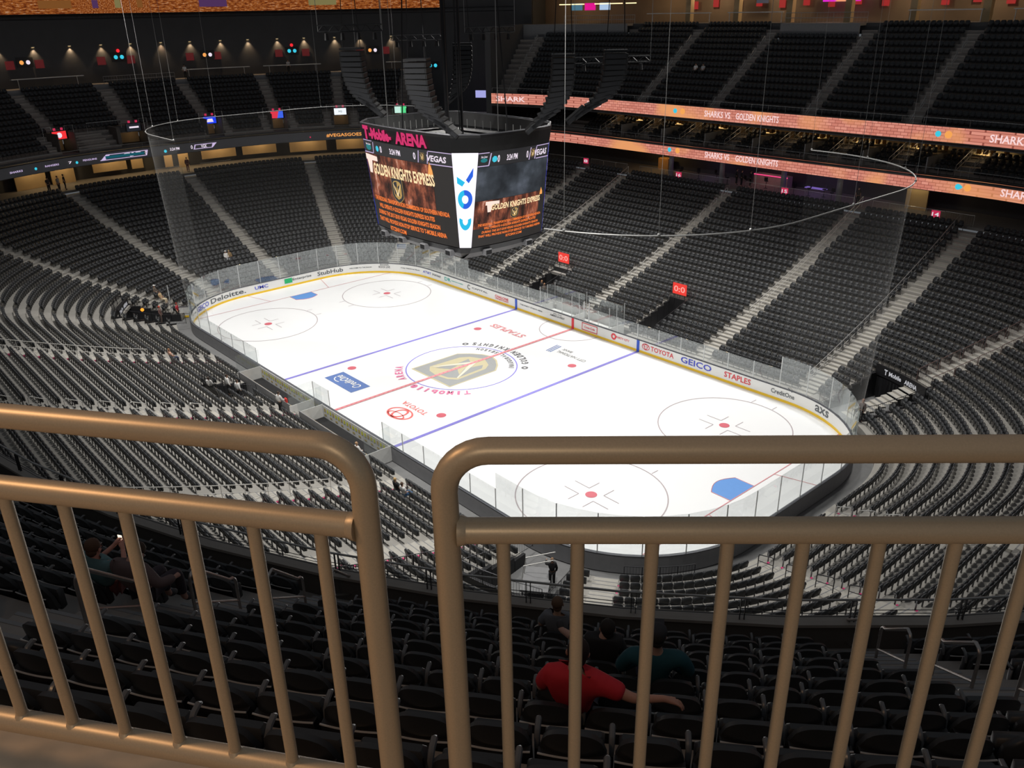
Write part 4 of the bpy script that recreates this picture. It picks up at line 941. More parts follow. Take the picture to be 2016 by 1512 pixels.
sb = thing('scoreboard', 'four-sided video scoreboard hanging over centre ice with a tall white corner panel', 'scoreboard', (SBX, SBY, ZB)); SB0 = Vector(sb.location)
def SO(mb, name, m, lab=None, par=None):
    o = mb.obj(name, m, par or sb); o.location = -SB0 if par is None else (0, 0, 0)
    if lab: o['label'] = lab
    return o
blk = mat('scoreboard_black', (.010, .010, .011), .45, 0, .15, 2); rimm = mat('scoreboard_rim', (.09, .09, .10), .35, .3, .1, 3)
SO(MB().loft([outline(ZB - .05, -.12), outline(ZT + .05, -.12)]), 'cabinet', blk)
mb = MB(); mb.loft([outline(ZT + .02, .04), outline(ZT + .35, .07), outline(19.15, .10), outline(19.32, .07), outline(19.32, -.18), outline(18.4, -.35), outline(18.35, -2.2)], 0, False); SO(mb, 'crown', blk)
SO(MB().tube(outline(19.34, .0), .07, 6, 0, True), 'crown_rim', rimm)
mb = MB(); mb.loft([outline(ZB - .05, .02), outline(ZB - .45, -.15), outline(ZB - .95, -.75), outline(ZB - 1.02, -1.3)]); SO(mb, 'skirt', blk)
mb = MB()
for i in range(12):
    u = -1 + 2 * (i + .5) / 12
    for f in (0, 1, 2, 3):
        p = SF(f, u, 18.0, -1.0); mb.tube([(p[0], p[1], 18.36), (p[0], p[1], 19.0)], .03, 4)
SO(mb, 'inner_frame', galv)
def face_quad(mb, f, u0, u1, z0, z1, off, m=0, n=8, uvs=None):
    for i in range(n):
        a = u0 + (u1 - u0) * i / n; b = u0 + (u1 - u0) * (i + 1) / n
        for j in range(3):
            c = z0 + (z1 - z0) * j / 3; d = z0 + (z1 - z0) * (j + 1) / 3
            mb.quad(SF(f, a, c, off), SF(f, b, c, off), SF(f, b, d, off), SF(f, a, d, off), m, ((a, c), (b, c), (b, d), (a, d)))
arena = noise_led('fiery_arena_picture', [(.36, (42, 28, 24)), (.48, (96, 52, 40)), (.6, (165, 92, 66)), (.76, (250, 205, 185))], 5.5, .55, .9, 5, .65)
smoke = noise_led('smoky_blue_picture', [(.35, (38, 42, 48)), (.55, (66, 72, 80)), (.75, (105, 112, 125))], 1.6, .5, .75, 5, .55)
dscr = mat('dark_screen_picture', (36, 31, 30), .5, 0, 0, 1, .55); bar_m = mat('score_bar_picture', (34, 34, 38), .5, 0, 0, 1, .8)
cream = emit('cream', (255, 225, 175), 1.05); orng = emit('orange_text', (250, 125, 50), 1.05); gold_e = emit('gold_emblem', (185, 150, 85), .95); dk_e = emit('dark_emblem', (45, 46, 52), .8); wht = emit('panel_white', (250, 243, 255), 1.25); cyan = emit('cyan', (20, 190, 235), 1.); blue2 = emit('deep_blue', (25, 95, 225), 1.); mag = emit('magenta_sign', (205, 30, 100), 1.); tealx = emit('team_teal', (20, 125, 130), .9)
lines_ = ['THE REGIONAL TRANSPORTATION COMMISSION OF SOUTHERN NEVADA', 'WILL OPERATE 4 GOLDEN KNIGHTS EXPRESS ROUTES', 'DURING THE 2017-2018 VEGAS GOLDEN KNIGHTS SEASON', 'THAT WILL PROVIDE NON-STOP SERVICE TO T-MOBILE ARENA', 'RTCSNV.COM']
for f, long_ in ((0, True), (2, True), (1, False), (3, False)):
    m1 = MB(); face_quad(m1, f, -1, 1, ZB, ZT, 0.); scr = SO(m1, 'screen', dscr)
    hw = 4.95 if long_ else 2.95   # half width in metres
    def sub(mb, nm, m): o = mb.obj(nm, m, scr); return o
    def at(uc, zc, off=.03): return lambda x, y, dz=0.: SF(f, max(-1, min(1, uc + x / (hw + .35 * ((zc + y - 15) / 3)))), zc + y, off + dz)
    m1 = MB(); face_quad(m1, f, -1, 1, 17.22, ZT, .015); sub(m1, 'score_bar', bar_m)
    if long_:
        m1 = MB(); face_quad(m1, f, -1, .62, 13.75, 17.2, .015); sub(m1, 'picture', arena); top = 17.0
        L_ = [('GOLDEN KNIGHTS EXPRESS', -.08, 16.15, 7.4, .85, cream)] + [(t_, [-.02, -.12, -.1, -.05, -.35][i], 13.9 - i * .52, [8.6, 6.6, 7.2, 7.7, 2.0][i], .34, orng) for i, t_ in enumerate(lines_)]
        sh_c, sh_w = (-.2, 14.9), 1.35
    else:
        m1 = MB(); face_quad(m1, f, -1, 1, 14.9, 17.2, .015); sub(m1, 'smoke_picture', smoke)
        m1 = MB(); face_quad(m1, f, -1, .8, 12.95, 14.88, .015); sub(m1, 'picture', arena)
        L_ = [('GOLDEN KNIGHTS EXPRESS', .12, 14.35, 4.1, .42, cream)] + [(t_, [.0, .0, .02, .02, .08][i], 13.2 - i * .27, [4.9, 4.0, 4.3, 4.7, 1.2][i], .18, orng) for i, t_ in enumerate(lines_)]
        sh_c, sh_w = (.05, 13.72), .62
    for body, u, z, w_, h_, m in L_: m1 = MB(); text(m1, body, w_, h_, at(u, z), 0, .03); sub(m1, 'caption', m)
    m1 = MB(); shield(m1, sh_w, lambda x, y, dz=0.: at(*sh_c)(x, y, dz), (0, 1, 0, 2)); sub(m1, 'team_emblem', [gold_e, dk_e, cream])
    m1 = MB(); zt = 16.75 if long_ else 14.6; uu = -.88 if long_ else -.62; kk = 1 if long_ else .55
    poly(m1, [(-.75 * kk, -.05), (1.1 * kk, -.05), (1.1 * kk, .3 * kk), (-.75 * kk, .38 * kk)], at(uu + .02, zt)); poly(m1, [(-.3 * kk, -1. * kk), (.1 * kk, -1. * kk), (.35 * kk, 0), (-.45 * kk, 0)], at(uu, zt)); sub(m1, 'white_flash', emit('pale_flash', (255, 230, 215), 1.))
    m1 = MB(); ff = at(.58 if long_ else .85, 16.75 if long_ else 14.75); poly(m1, [(-.22 * kk, -.3 * kk), (.3 * kk, -.3 * kk), (.25 * kk, .1 * kk), (0, .65 * kk), (-.12 * kk, .2 * kk)], ff); sub(m1, 'flame', led_o)
    k = 1. if long_ else .62
    for body, u, w_, h_, m in (('TEAL', -.86, .9, .42, tealx), ('0', -.5, .26, .5, led_w), ('3:24 PM', -.14, 1.35, .4, led_w), ('0', .3, .26, .5, led_w), ('VEGAS', .72, 1.9, .42, led_w)):
        m1 = MB()
        if body == 'TEAL': ringpoly(m1, 0, 0, 0, .42 * k, at(u, 17.65), 0, n=14, ey=.55); sub(m1, 'team_mark', m); m1 = MB(); text(m1, 'San Jose', .8 * k, .18, at(u, 17.86), 0, .02, .2); m = led_w
        else: text(m1, body, w_ * k * (1.15 if not long_ else 1), h_, at(u, 17.66), 0, .03, .15 if body == 'VEGAS' else 0)
        sub(m1, 'score_lettering', m)
    m1 = MB(); shield(m1, .42, at(.46, 17.68), (0, 1, 0, 2)); sub(m1, 'team_emblem', [gold_e, dk_e, cream])
    m1 = MB(); ringpoly(m1, 0, 0, 0, .22, at(-.6, 17.66), 0, n=7); sub(m1, 'team_mark', led_t)
    m1 = MB()
    for u in (-.72, .38, .56): poly(m1, [(-.1, -.4), (-.02, -.4), (.12, .42), (.04, .42)], at(u, 17.66))
    for u0, u1 in ((-1, -.74), (.58, 1)): face_quad(m1, f, u0, u1, 17.24, 17.30, .03, n=3); face_quad(m1, f, u0, u1, 18.1, 18.15, .03, n=3)
    sub(m1, 'score_frame', led_v)
    if f in (0, 2):
        g = lambda x, y, dz=0.: SF(f, -.15 + x / 4.9, 18.74 + y, .16)
        m1 = MB(); text(m1, 'T', .8, .98, lambda x, y, dz=0.: g(x - 3.3, y), 0, .07); sub(m1, 'sign_letter', mag); m1 = MB(); text(m1, '-Mobile-', 2.9, .8, lambda x, y, dz=0.: g(x - 1.4, y), 0, .06); sub(m1, 'sign_lettering', mag)
        m1 = MB(); text(m1, 'ARENA', 3.2, .86, lambda x, y, dz=0.: g(x + 2.1, y), 0, .05)
        sub(m1, 'arena_sign', mag)
for f in (4, 5, 6, 7):
    white = f in (4, 6); m1 = MB(); face_quad(m1, f, -1, 1, ZB, ZT, .02, n=2); pn = SO(m1, 'corner_panel', wht if white else emit('panel_blue', (25, 60, 215), 1.1))
    pn['label'] = 'glowing white corner panel with blue lettering' if white else 'glowing blue corner panel'
    if white:
        # COX turned to read upwards
        def cf(x, y, dz=0.): return SF(f, x * 1.35 / .9, 14.95 + y * 1.3, .05)
        for i, (c0, mt) in enumerate(((-1.05, cyan), (.1, blue2))):
            m1 = MB()
            if i == 0: ringpoly(m1, 0, c0, .22, .5, cf, 0, 160, 380, 28)
            else: ringpoly(m1, 0, c0, .22, .5, cf, 0, 0, 360, 32)
            m1.obj('panel_lettering', mt, pn)
        m1 = MB(); poly(m1, [(-.48, .95), (-.48, 1.3), (0, 1.0), (-.18, .78)], cf); m1.obj('panel_lettering', cyan, pn)
        m1 = MB(); poly(m1, [(.05, 1.12), (.46, 1.75), (.46, 1.3), (.22, .95)], cf); m1.obj('panel_lettering', blue2, pn)
        m1 = MB(); ringpoly(m1, 0, .1, .22, .5, lambda x, y, dz=0.: SF(f, x * 1.35 / .9, 14.95 + y * 1.3, .06), 0, 100, 250, 16); m1.obj('panel_lettering', cyan, pn)
    else:
        m1 = MB()
        for i in range(5): ringpoly(m1, 0, 2.2 - i * 1.0, .12, .34, lambda x, y, dz=0.: SF(f, x * 1.35 / .9, 14.95 + y * 1.3, .05), 0, 30 * i, 300 + 30 * i, 18)
        m1.obj('panel_lettering', led_w, pn)
for f in (0, 1, 2, 3):
    for u in ((-.8, -.27, .27, .8) if f in (0, 2) else (-.6, .55)):
        p = Vector(SF(f, u, ZB - .5, -.02)) - SB0; q = Vector(SF(f, u, ZB - .5, 1)) - SB0 - p
        m1 = MB(); m1.box((0, 0, 0), (.62, .42, .42), 0, 0, .04); m1.box((0, -.215, 0), (.5, .02, .3), 0, 1); o = m1.obj('small_speaker', [mat('speaker_grey', (.20, .20, .21), .5), black_paint], sb, False, p, math.atan2(q.x, -q.y))
mb = MB()
for x, y in ((-3.5, -2.2), (3.5, -2.2), (3.5, 2.2), (-3.5, 2.2)): mb.tube([(SBX + x, SBY + y, 18.3), (SBX + x * .75, SBY + y * .75, 33)], .05, 5)
mb.tube([(SBX - .8, SBY, 18.5), (SBX - .8, SBY, 33)], .16, 8); mb.tube([(SBX + .3, SBY + .5, 18.5), (SBX + .3, SBY + .5, 33)], .1, 8); SO(mb, 'hanging_mast', black_paint)
mb = MB(); mb.tube([(SBX - 5.6, SBY - 2, 18.5), (SBX - 5.6, SBY - 2, 33)], .035, 5); mb.tube([(SBX + 1.2, SBY + 3.2, 18.5), (SBX + 1.2, SBY + 3.2, 33)], .035, 5); SO(mb, 'hoist_cable', galv)

# ------------------------------------------------------------------ line array speakers
spk = mat('black_speaker_cabinet', (.010, .010, .011), .55, 0, .15, 5); spg = mat('speaker_side_plate', (.035, .036, .04), .4, .2, .1, 5)
def line_array(x, y, z0, n, sw, lab, w=1.35, step=.345):
    """n boxes down to z0; sw = (dx, dy) sweep of the lowest box"""
    t = thing('line_array_speaker', lab, 'hanging speakers', (x, y, z0 + n * step)); S = Vector((sw[0], sw[1])); L = S.length; rz = math.atan2(-S.x, S.y)
    for i in range(n):
        v = (i / (n - 1)); e = v ** 2.6; px, py = S.x * e, S.y * e; tilt = -1.0 * v ** 2.2
        m1 = MB(); m1.box((0, 0, 0), (w, 1.5, step * .92), 0, 0, .03)
        m1.box((0, -.76, 0), (w * .8, .04, step * .55), 0, 0)
        for sx in (-1, 1): m1.box((sx * w * .505, 0, 0), (.03, 1.3, step * .7), 0, 1)
        o = m1.obj('speaker_box', [spk, spg], t, False, (px, py, -i * step * (1 - .12 * v * v)))
        o.rotation_euler = (tilt * .7, 0, rz)
    m1 = MB(); m1.box((0, 0, step * .9), (w * .9, 1.5, .12), rz)
    for a in (-.6, .6): m1.tube([(a * -math.sin(rz), a * math.cos(rz), step), (a * -math.sin(rz) * .4, a * math.cos(rz) * .4, 33 - z0 - n * step)], .03, 5)
    m1.obj('rigging_frame', black_paint, t); return t
line_array(3.6, -5.2, 18.8, 14, (1.5, 1.3), 'large curved black speaker array in front of the scoreboard, ending at its near corner', 1.5)
line_array(-3.2, -5.8, 19.7, 13, (.9, 1.0), 'curved black speaker array left of the scoreboard mast', 1.5)
line_array(-5.1, 5.4, 19.6, 13, (-.5, -.6), 'straight black speaker array behind the scoreboard', 1.1)
line_array(9.6, 2.0, 18.9, 14, (-1.2, -1.4), 'large curved black speaker array over the right end of the scoreboard', 1.5)
line_array(11.2, 5.2, 19.4, 13, (-1.7, -1.9), 'curved black speaker array hanging furthest right', 1.2)
for i, (x, y, z, L) in enumerate(((-3.2, -5.8, 25.6, 4.4), (7.5, 9.0, 23.2, 5.5), (-12, 6, 24.6, 4.5), (-3, 6.5, 25.2, 4))):
    t = thing('lighting_truss', 'black lighting truss hanging above the scoreboard, %s' % ['over the left array', 'at the right', 'at the far left', 'over the rear array'][i], 'truss', (x, y, z)); m1 = MB(); a = .85 + i * .1; d = Vector((math.cos(a), math.sin(a), 0)) * L / 2
    for o in ((0, 0, 0), (0, 0, .4)): m1.tube([Vector(o) - d, Vector(o) + d], .045, 5)
    for k in range(12): m1.tube([-d + d * 2 * k / 12 + Vector((0, 0, .4 * (k % 2))), -d + d * 2 * (k + 1) / 12 + Vector((0, 0, .4 * ((k + 1) % 2)))], .025, 4)
    m1.obj('frame', black_paint, t)
    for k in range(4):
        p = -d + d * 2 * (k + .5) / 4; m1 = MB(); m1.tube([p + Vector((0, 0, -.1)), p + Vector((0, 0, -.55))], .16, 8, radii=[.12, .17]); m1.obj('lamp_head', spk, t)
    for e_ in (-d, d): m1 = MB(); m1.tube([e_, e_ + Vector((0, 0, 33 - z))], .02, 4); m1.obj('hanging_cable', galv, t)

# ------------------------------------------------------------------ safety netting at both rink ends
nm_ = bpy.data.materials.new('fine_safety_net'); nm_.use_nodes = True; n = nm_.node_tree.nodes; l = nm_.node_tree.links; n.clear()
out = n.new('ShaderNodeOutputMaterial'); tr = n.new('ShaderNodeBsdfTransparent'); df = n.new('ShaderNodeBsdfDiffuse'); df.inputs[0].default_value = (.75, .75, .73, 1); mx = n.new('ShaderNodeMixShader')
ge = n.new('ShaderNodeNewGeometry'); dt = n.new('ShaderNodeVectorMath'); dt.operation = 'DOT_PRODUCT'; l.new(ge.outputs['Normal'], dt.inputs[0]); l.new(ge.outputs['Incoming'], dt.inputs[1])
a_ = n.new('ShaderNodeMath'); a_.operation = 'ABSOLUTE'; l.new(dt.outputs['Value'], a_.inputs[0]); b_ = n.new('ShaderNodeMath'); b_.operation = 'MAXIMUM'; b_.inputs[1].default_value = .08; l.new(a_.outputs[0], b_.inputs[0])
c_ = n.new('ShaderNodeMath'); c_.operation = 'DIVIDE'; c_.inputs[0].default_value = .011; l.new(b_.outputs[0], c_.inputs[1]); l.new(c_.outputs[0], mx.inputs[0]); l.new(tr.outputs[0], mx.inputs[1]); l.new(df.outputs[0], mx.inputs[2]); l.new(mx.outputs[0], out.inputs[0])
def net(s0, s1, lab):
    t = thing('safety_net', lab, 'net', RP((s0 + s1) / 2, .9, 17.9)); B = Vector(t.location); ss = cuts(s0, s1); m1 = MB()
    m1.loft([[RP(s, .12, 3.4), RP(s, .35, 8), RP(s, .6, 13), RP(s, .8, 17.8)] for s in ss], 0, False, False); o = m1.obj('mesh', nm_, t); o.location = -B
    m1 = MB(); m1.tube([RP(s, .9, 17.9) for s in ss], .035, 6); o = m1.obj('track', galv, t); o.location = -B
    for i in range(0, len(ss), 5):
        m1 = MB(); p = Vector(RP(ss[i], .9, 17.9)); m1.tube([p, p + Vector((0, 0, 15))], .010, 4); m1.ball(p + Vector((0, 0, .05)), .07, 0, 6); o = m1.obj('hanging_cable', galv, t); o.location = -B
net(21.0, s_ang(-76), 'sheer safety net on a curved white track around the near end of the rink')
net(S_C3 - 4.5, S_C2 + Q + 2.5, 'sheer safety net on a curved white track around the far end of the rink')

# ------------------------------------------------------------------ tunnels: curtains, signs, clocks; benches; penalty boxes
cur = mat('black_curtain', (.010, .010, .012), .9, 0, .3, 6)
def curtain(s0, s1, d, z0, z1, lab, amp=.12):
    mb = MB(); n_ = 60; rows = []
    for i in range(n_ + 1):
        s = s0 + (s1 - s0) * i / n_; o = amp * math.sin(i * 1.7) + amp * .4 * math.sin(i * 3.1); rows.append([RP(s, d + o, z0), RP(s, d + o * .8, (z0 + z1) / 2), RP(s, d + o * .3, z1)])
    mb.loft(rows, 0, False, False); tag(mb.obj('black_curtain', cur, None, True), lab, 'curtain')
curtain(TUN[2][0] + .1, TUN[2][1] - .1, 6.3, 0, 1.6, 'black curtain hanging across the back of the right corner tunnel'); curtain(TUN[4][0] + .1, TUN[4][1] - .1, 6.0, 0, 1.5, 'black curtain hanging in the far left corner tunnel')
for (a, b, c, e), w in ((TUN[2], 'right corner'), (TUN[4], 'far left corner')):
    t = thing('tunnel_sign', 'black sign with white arena lettering on the edge above the %s tunnel' % w, 'sign', RP((a + b) / 2, e, low(e) + .2)); B = Vector(t.location)
    o = strip(MB(), a, b, e - .35, e - .25, low(e) - .1, low(e) + .75).obj('panel', black_paint, t); o.location = -B
    m1 = MB(); sgn_ = 1
    for body, so, w_, h_ in (('T', -1.55, .3, .42), ('Mobile', -.65, 1.2, .34), ('ARENA', .95, 1.3, .34)):
        text(m1, body, w_ / sc(a, e), h_, lambda x, y, dz=0., so=so: RP((a + b) / 2 + so / sc(a, e) + x, e - .37, low(e) + .34 + y), 0, .03)
    o = m1.obj('lettering', emit('sign_white', (215, 215, 220), .7), t); o.location = -B
clk = emit('red_clock', (240, 60, 50), 1.)
for s, w in ((-8.6, 'left'), (6.2, 'right')):
    t = sign('tunnel_clock', s, 7.3, low(7.3) + 1.5, 1.5, 1.0, clk, 'glowing red clock screen over the %s far-side tunnel' % w, 'clock', '0:0', emit('clock_pale', (255, 170, 160), 1.))
    m1 = MB()
    for sg in (-.6, .6): m1.tube([(sg, 0, -.5), (sg, 0, -1.6)], .03, 5)
    m1.obj('post', dark_steel, t)
# players' benches on the near side
bw = mat('bench_white', (.70, .70, .68), .5)
for x0, x1, w in ((-9.2, -.8, 'far'), (.6, 9.2, 'near')):
    s0, s1 = S_Y + CX - x1, S_Y + CX - x0; t = thing('players_bench', 'long team bench behind the near boards, %s of the two' % w, 'bench', RP((s0 + s1) / 2, 1.4, 0)); B = Vector(t.location)
    for nm, a in (('seat', (1.3, 1.65, .42, .47)), ('backrest', (2.0, 2.06, 0, 1.2)), ('floor_riser', (.2, 2.0, -.02, .12))):
        o = strip(MB(), s0, s1, *a[:2], *a[2:]).obj(nm, {'seat': mat('bench_wood', (.35, .28, .18), .5), 'backrest': grey_m, 'floor_riser': black_paint}[nm], t); o.location = -B
    o = strip(MB(), s0, s1, .11, .2, .1, 1.05).obj('inner_board', bw, t); o.location = -B
    mb = MB(); yg = MB()
    for i in range(22):
        s = s0 + .3 + (s1 - s0 - .6) * i / 21
        (yg if i % 3 else mb).quad(RP(s - .1, .215, .62), RP(s - .1, .215, .88), RP(s + .1, .215, .88), RP(s + .1, .215, .62))
        if i % 2: mb.quad(RP(s - .16, .215, .3), RP(s - .16, .215, .42), RP(s + .12, .215, .42), RP(s + .12, .215, .3))
    o = yg.obj('yellow_sticker', mat('sticker_yellow', (.70, .72, .05), .5), t); o.location = -B; o = mb.obj('tan_sticker', mat('sticker_tan', (.55, .42, .12), .5), t); o.location = -B
    for s in (s0 - .05, s1 + .05):
        m1 = MB(); m1.loft([[RP(s - .02, d, .0), RP(s + .02, d, .0), RP(s + .02, d, 1.1), RP(s - .02, d, 1.1)] for d in (.15, 2.1)]); o = m1.obj('end_board', bw, t); o.location = -B
        m1 = MB(); m1.loft([[RP(s - .008, d, 1.1), RP(s + .008, d, 1.1), RP(s + .008, d, 2.5), RP(s - .008, d, 2.5)] for d in (.15, 2.1)]); o = m1.obj('end_glass', gm, t); o.location = -B
for k, (x, w) in enumerate(((-4.6, 'left'), (-.4, 'middle'), (4.2, 'right'))):
    t = thing('penalty_box_glass', 'glass partition of the penalty boxes behind the far boards, ' + w + ' one', 'partition', RP(x, 1.2, 0)); B = Vector(t.location)
    m1 = MB(); m1.loft([[RP(x - .01, d, 1.05), RP(x + .01, d, 1.05), RP(x + .01, d, 2.9), RP(x - .01, d, 2.9)] for d in (.2, 2.2)]); o = m1.obj('glass_pane', gm, t); o.location = -B
    m1 = MB(); m1.loft([[RP(x - .03, d, 0), RP(x + .03, d, 0), RP(x + .03, d, 1.05), RP(x - .03, d, 1.05)] for d in (.15, 2.2)]); o = m1.obj('partition_board', bw, t); o.location = -B
    for d in (.25, 1.2, 2.2): m1 = MB(); m1.tube([RP(x, d, 1.05), RP(x, d, 2.95)], .035, 6); o = m1.obj('post', post_m, t); o.location = -B
for x0, x1, w in ((-4.4, -.6, 'left'), (-.2, 4.0, 'right')):
    t = thing('penalty_bench', 'white bench box behind the far boards at centre, ' + w, 'bench', RP((x0 + x1) / 2, 1.6, 0)); B = Vector(t.location)
    o = strip(MB(), x0, x1, 1.4, 1.8, .1, .5).obj('seat', bw, t); o.location = -B; o = strip(MB(), x0, x1, 2.15, 2.2, 0, 1.1).obj('back_board', bw, t); o.location = -B
    o = strip(MB(), x0, x1, 2.16, 2.18, 1.1, 2.7).obj('back_glass', gm, t); o.location = -B
m1 = MB(); m1.tube([RP(1.3, .1, .0), RP(1.3, .1, 2.9)], .06, 6); m1.tube([RP(1.9, .1, .0), RP(1.9, .1, 2.9)], .06, 6); tag(m1.obj('door_post', post_m), 'pair of tall metal door posts in the far glass beside the red line', 'post')
# open gate in the far left corner boards
t = thing('rink_gate', 'white rink gate with yellow kick strip standing open at the far left corner', 'gate', RP(s_ang(-131) , .1, 0)); B = Vector(t.location)
p0 = Vector(RP(s_ang(-133.5), .15, 0)); dv = Vector((-.55, -.83, 0)); p1 = p0 + dv * 2.3; nn = Vector((-dv.y, dv.x, 0)) * .06
def slab(z0, z1, m, nm, k=1.): m1 = MB(); m1.hexa([p + Vector((0, 0, z0)) for p in (p0 - nn * k, p1 - nn * k, p1 + nn * k, p0 + nn * k)], [p + Vector((0, 0, z1)) for p in (p0 - nn * k, p1 - nn * k, p1 + nn * k, p0 + nn * k)]); o = m1.obj(nm, m, t); o.location = -B
slab(.2, 1.05, board_w, 'board_panel'); slab(0, .2, kick, 'kick_plate', 1.1); slab(1.05, 1.1, cap_m, 'cap_rail', 1.2)
for p in (p0, p1): m1 = MB(); m1.tube([p, p + Vector((0, 0, 3.3))], .05, 6); o = m1.obj('post', post_m, t); o.location = -B
# cart with a grey board at the near corner tunnel
t = thing('equipment_ramp', 'grey tilted platform in the near corner tunnel beside the worker', 'platform', RP(s_ang(-73), 2.6, 0), -.9)
m1 = MB(); m1.hexa([(-1.0, -.7, .3), (1.0, -.7, .3), (1.0, .7, .3), (-1.0, .7, .3)], [(-1.0, -.7, .42), (1.0, -.7, .42), (1.0, .7, .42), (-1.0, .7, .42)]); m1.obj('deck', grey_m, t)
for x in (-.9, .9):
    for y in (-.6, .6): m1 = MB(); m1.tube([(x, y, 0), (x, y, .3)], .04, 6); m1.obj('leg', dark_steel, t)
for o_ in (-.35, .35):
    m1 = MB(); m1.tube([(o_, -.7, .45), (o_, -.6, 1.4), (o_, .9, 1.9)], .025, 6); m1.obj('handle', wh, t)
# ------------------------------------------------------------------ people
def skin_mesh(name, verts, edges, radii, m, sub=2):
    me = bpy.data.meshes.new('tmp'); me.from_pydata(verts, edges, []); o = bpy.data.objects.new('tmp', me); COL.objects.link(o)
    k = o.modifiers.new('s', 'SKIN'); k.use_smooth_shade = True; o.modifiers.new('u', 'SUBSURF').levels = sub
    for i, v in enumerate(me.skin_vertices[0].data):
        r = radii[i]; v.radius = r if isinstance(r, tuple) else (r, r); v.use_root = (i == 0)
    dg = bpy.context.evaluated_depsgraph_get(); dg.update(); r = bpy.data.meshes.new_from_object(o.evaluated_get(dg)); r.name = name
    bpy.data.objects.remove(o); bpy.data.meshes.remove(me); r.materials.clear(); r.materials.append(m); return r
STAND = dict(pelvis=(0, 0, .95), belly=(0, .0, 1.1), chest=(0, -.01, 1.32), neck=(0, -.01, 1.5), head=(0, .015, 1.62), top=(0, .0, 1.72),
             shL=(-.17, -.01, 1.42), elL=(-.23, -.04, 1.13), wrL=(-.22, .08, .90), haL=(-.21, .12, .82), shR=(.17, -.01, 1.42), elR=(.23, -.04, 1.13), wrR=(.22, .08, .90), haR=(.21, .12, .82),
             hiL=(-.09, 0, .88), knL=(-.10, .03, .49), anL=(-.10, -.02, .09), toL=(-.11, .15, .04), hiR=(.09, 0, .88), knR=(.10, .03, .49), anR=(.10, -.02, .09), toR=(.11, .15, .04))
SIT = dict(pelvis=(0, .12, .56), belly=(0, .07, .72), chest=(0, .0, .95), neck=(0, -.02, 1.12), head=(0, .0, 1.24), top=(0, -.01, 1.34),
           shL=(-.17, -.01, 1.04), elL=(-.22, .08, .78), wrL=(-.15, .28, .70), haL=(-.11, .35, .68), shR=(.17, -.01, 1.04), elR=(.22, .08, .78), wrR=(.15, .28, .70), haR=(.11, .35, .68),
           hiL=(-.09, .16, .54), knL=(-.12, .55, .55), anL=(-.12, .58, .13), toL=(-.13, .72, .07), hiR=(.09, .16, .54), knR=(.12, .55, .55), anR=(.12, .58, .13), toR=(.13, .72, .07))
RAD = dict(pelvis=(.12, .085), belly=(.11, .08), chest=(.115, .07), neck=.048, head=(.078, .09), top=(.06, .065), sh=.062, el=.042, wr=.028, ha=(.038, .02), hi=.088, kn=.058, an=.040, to=.036)
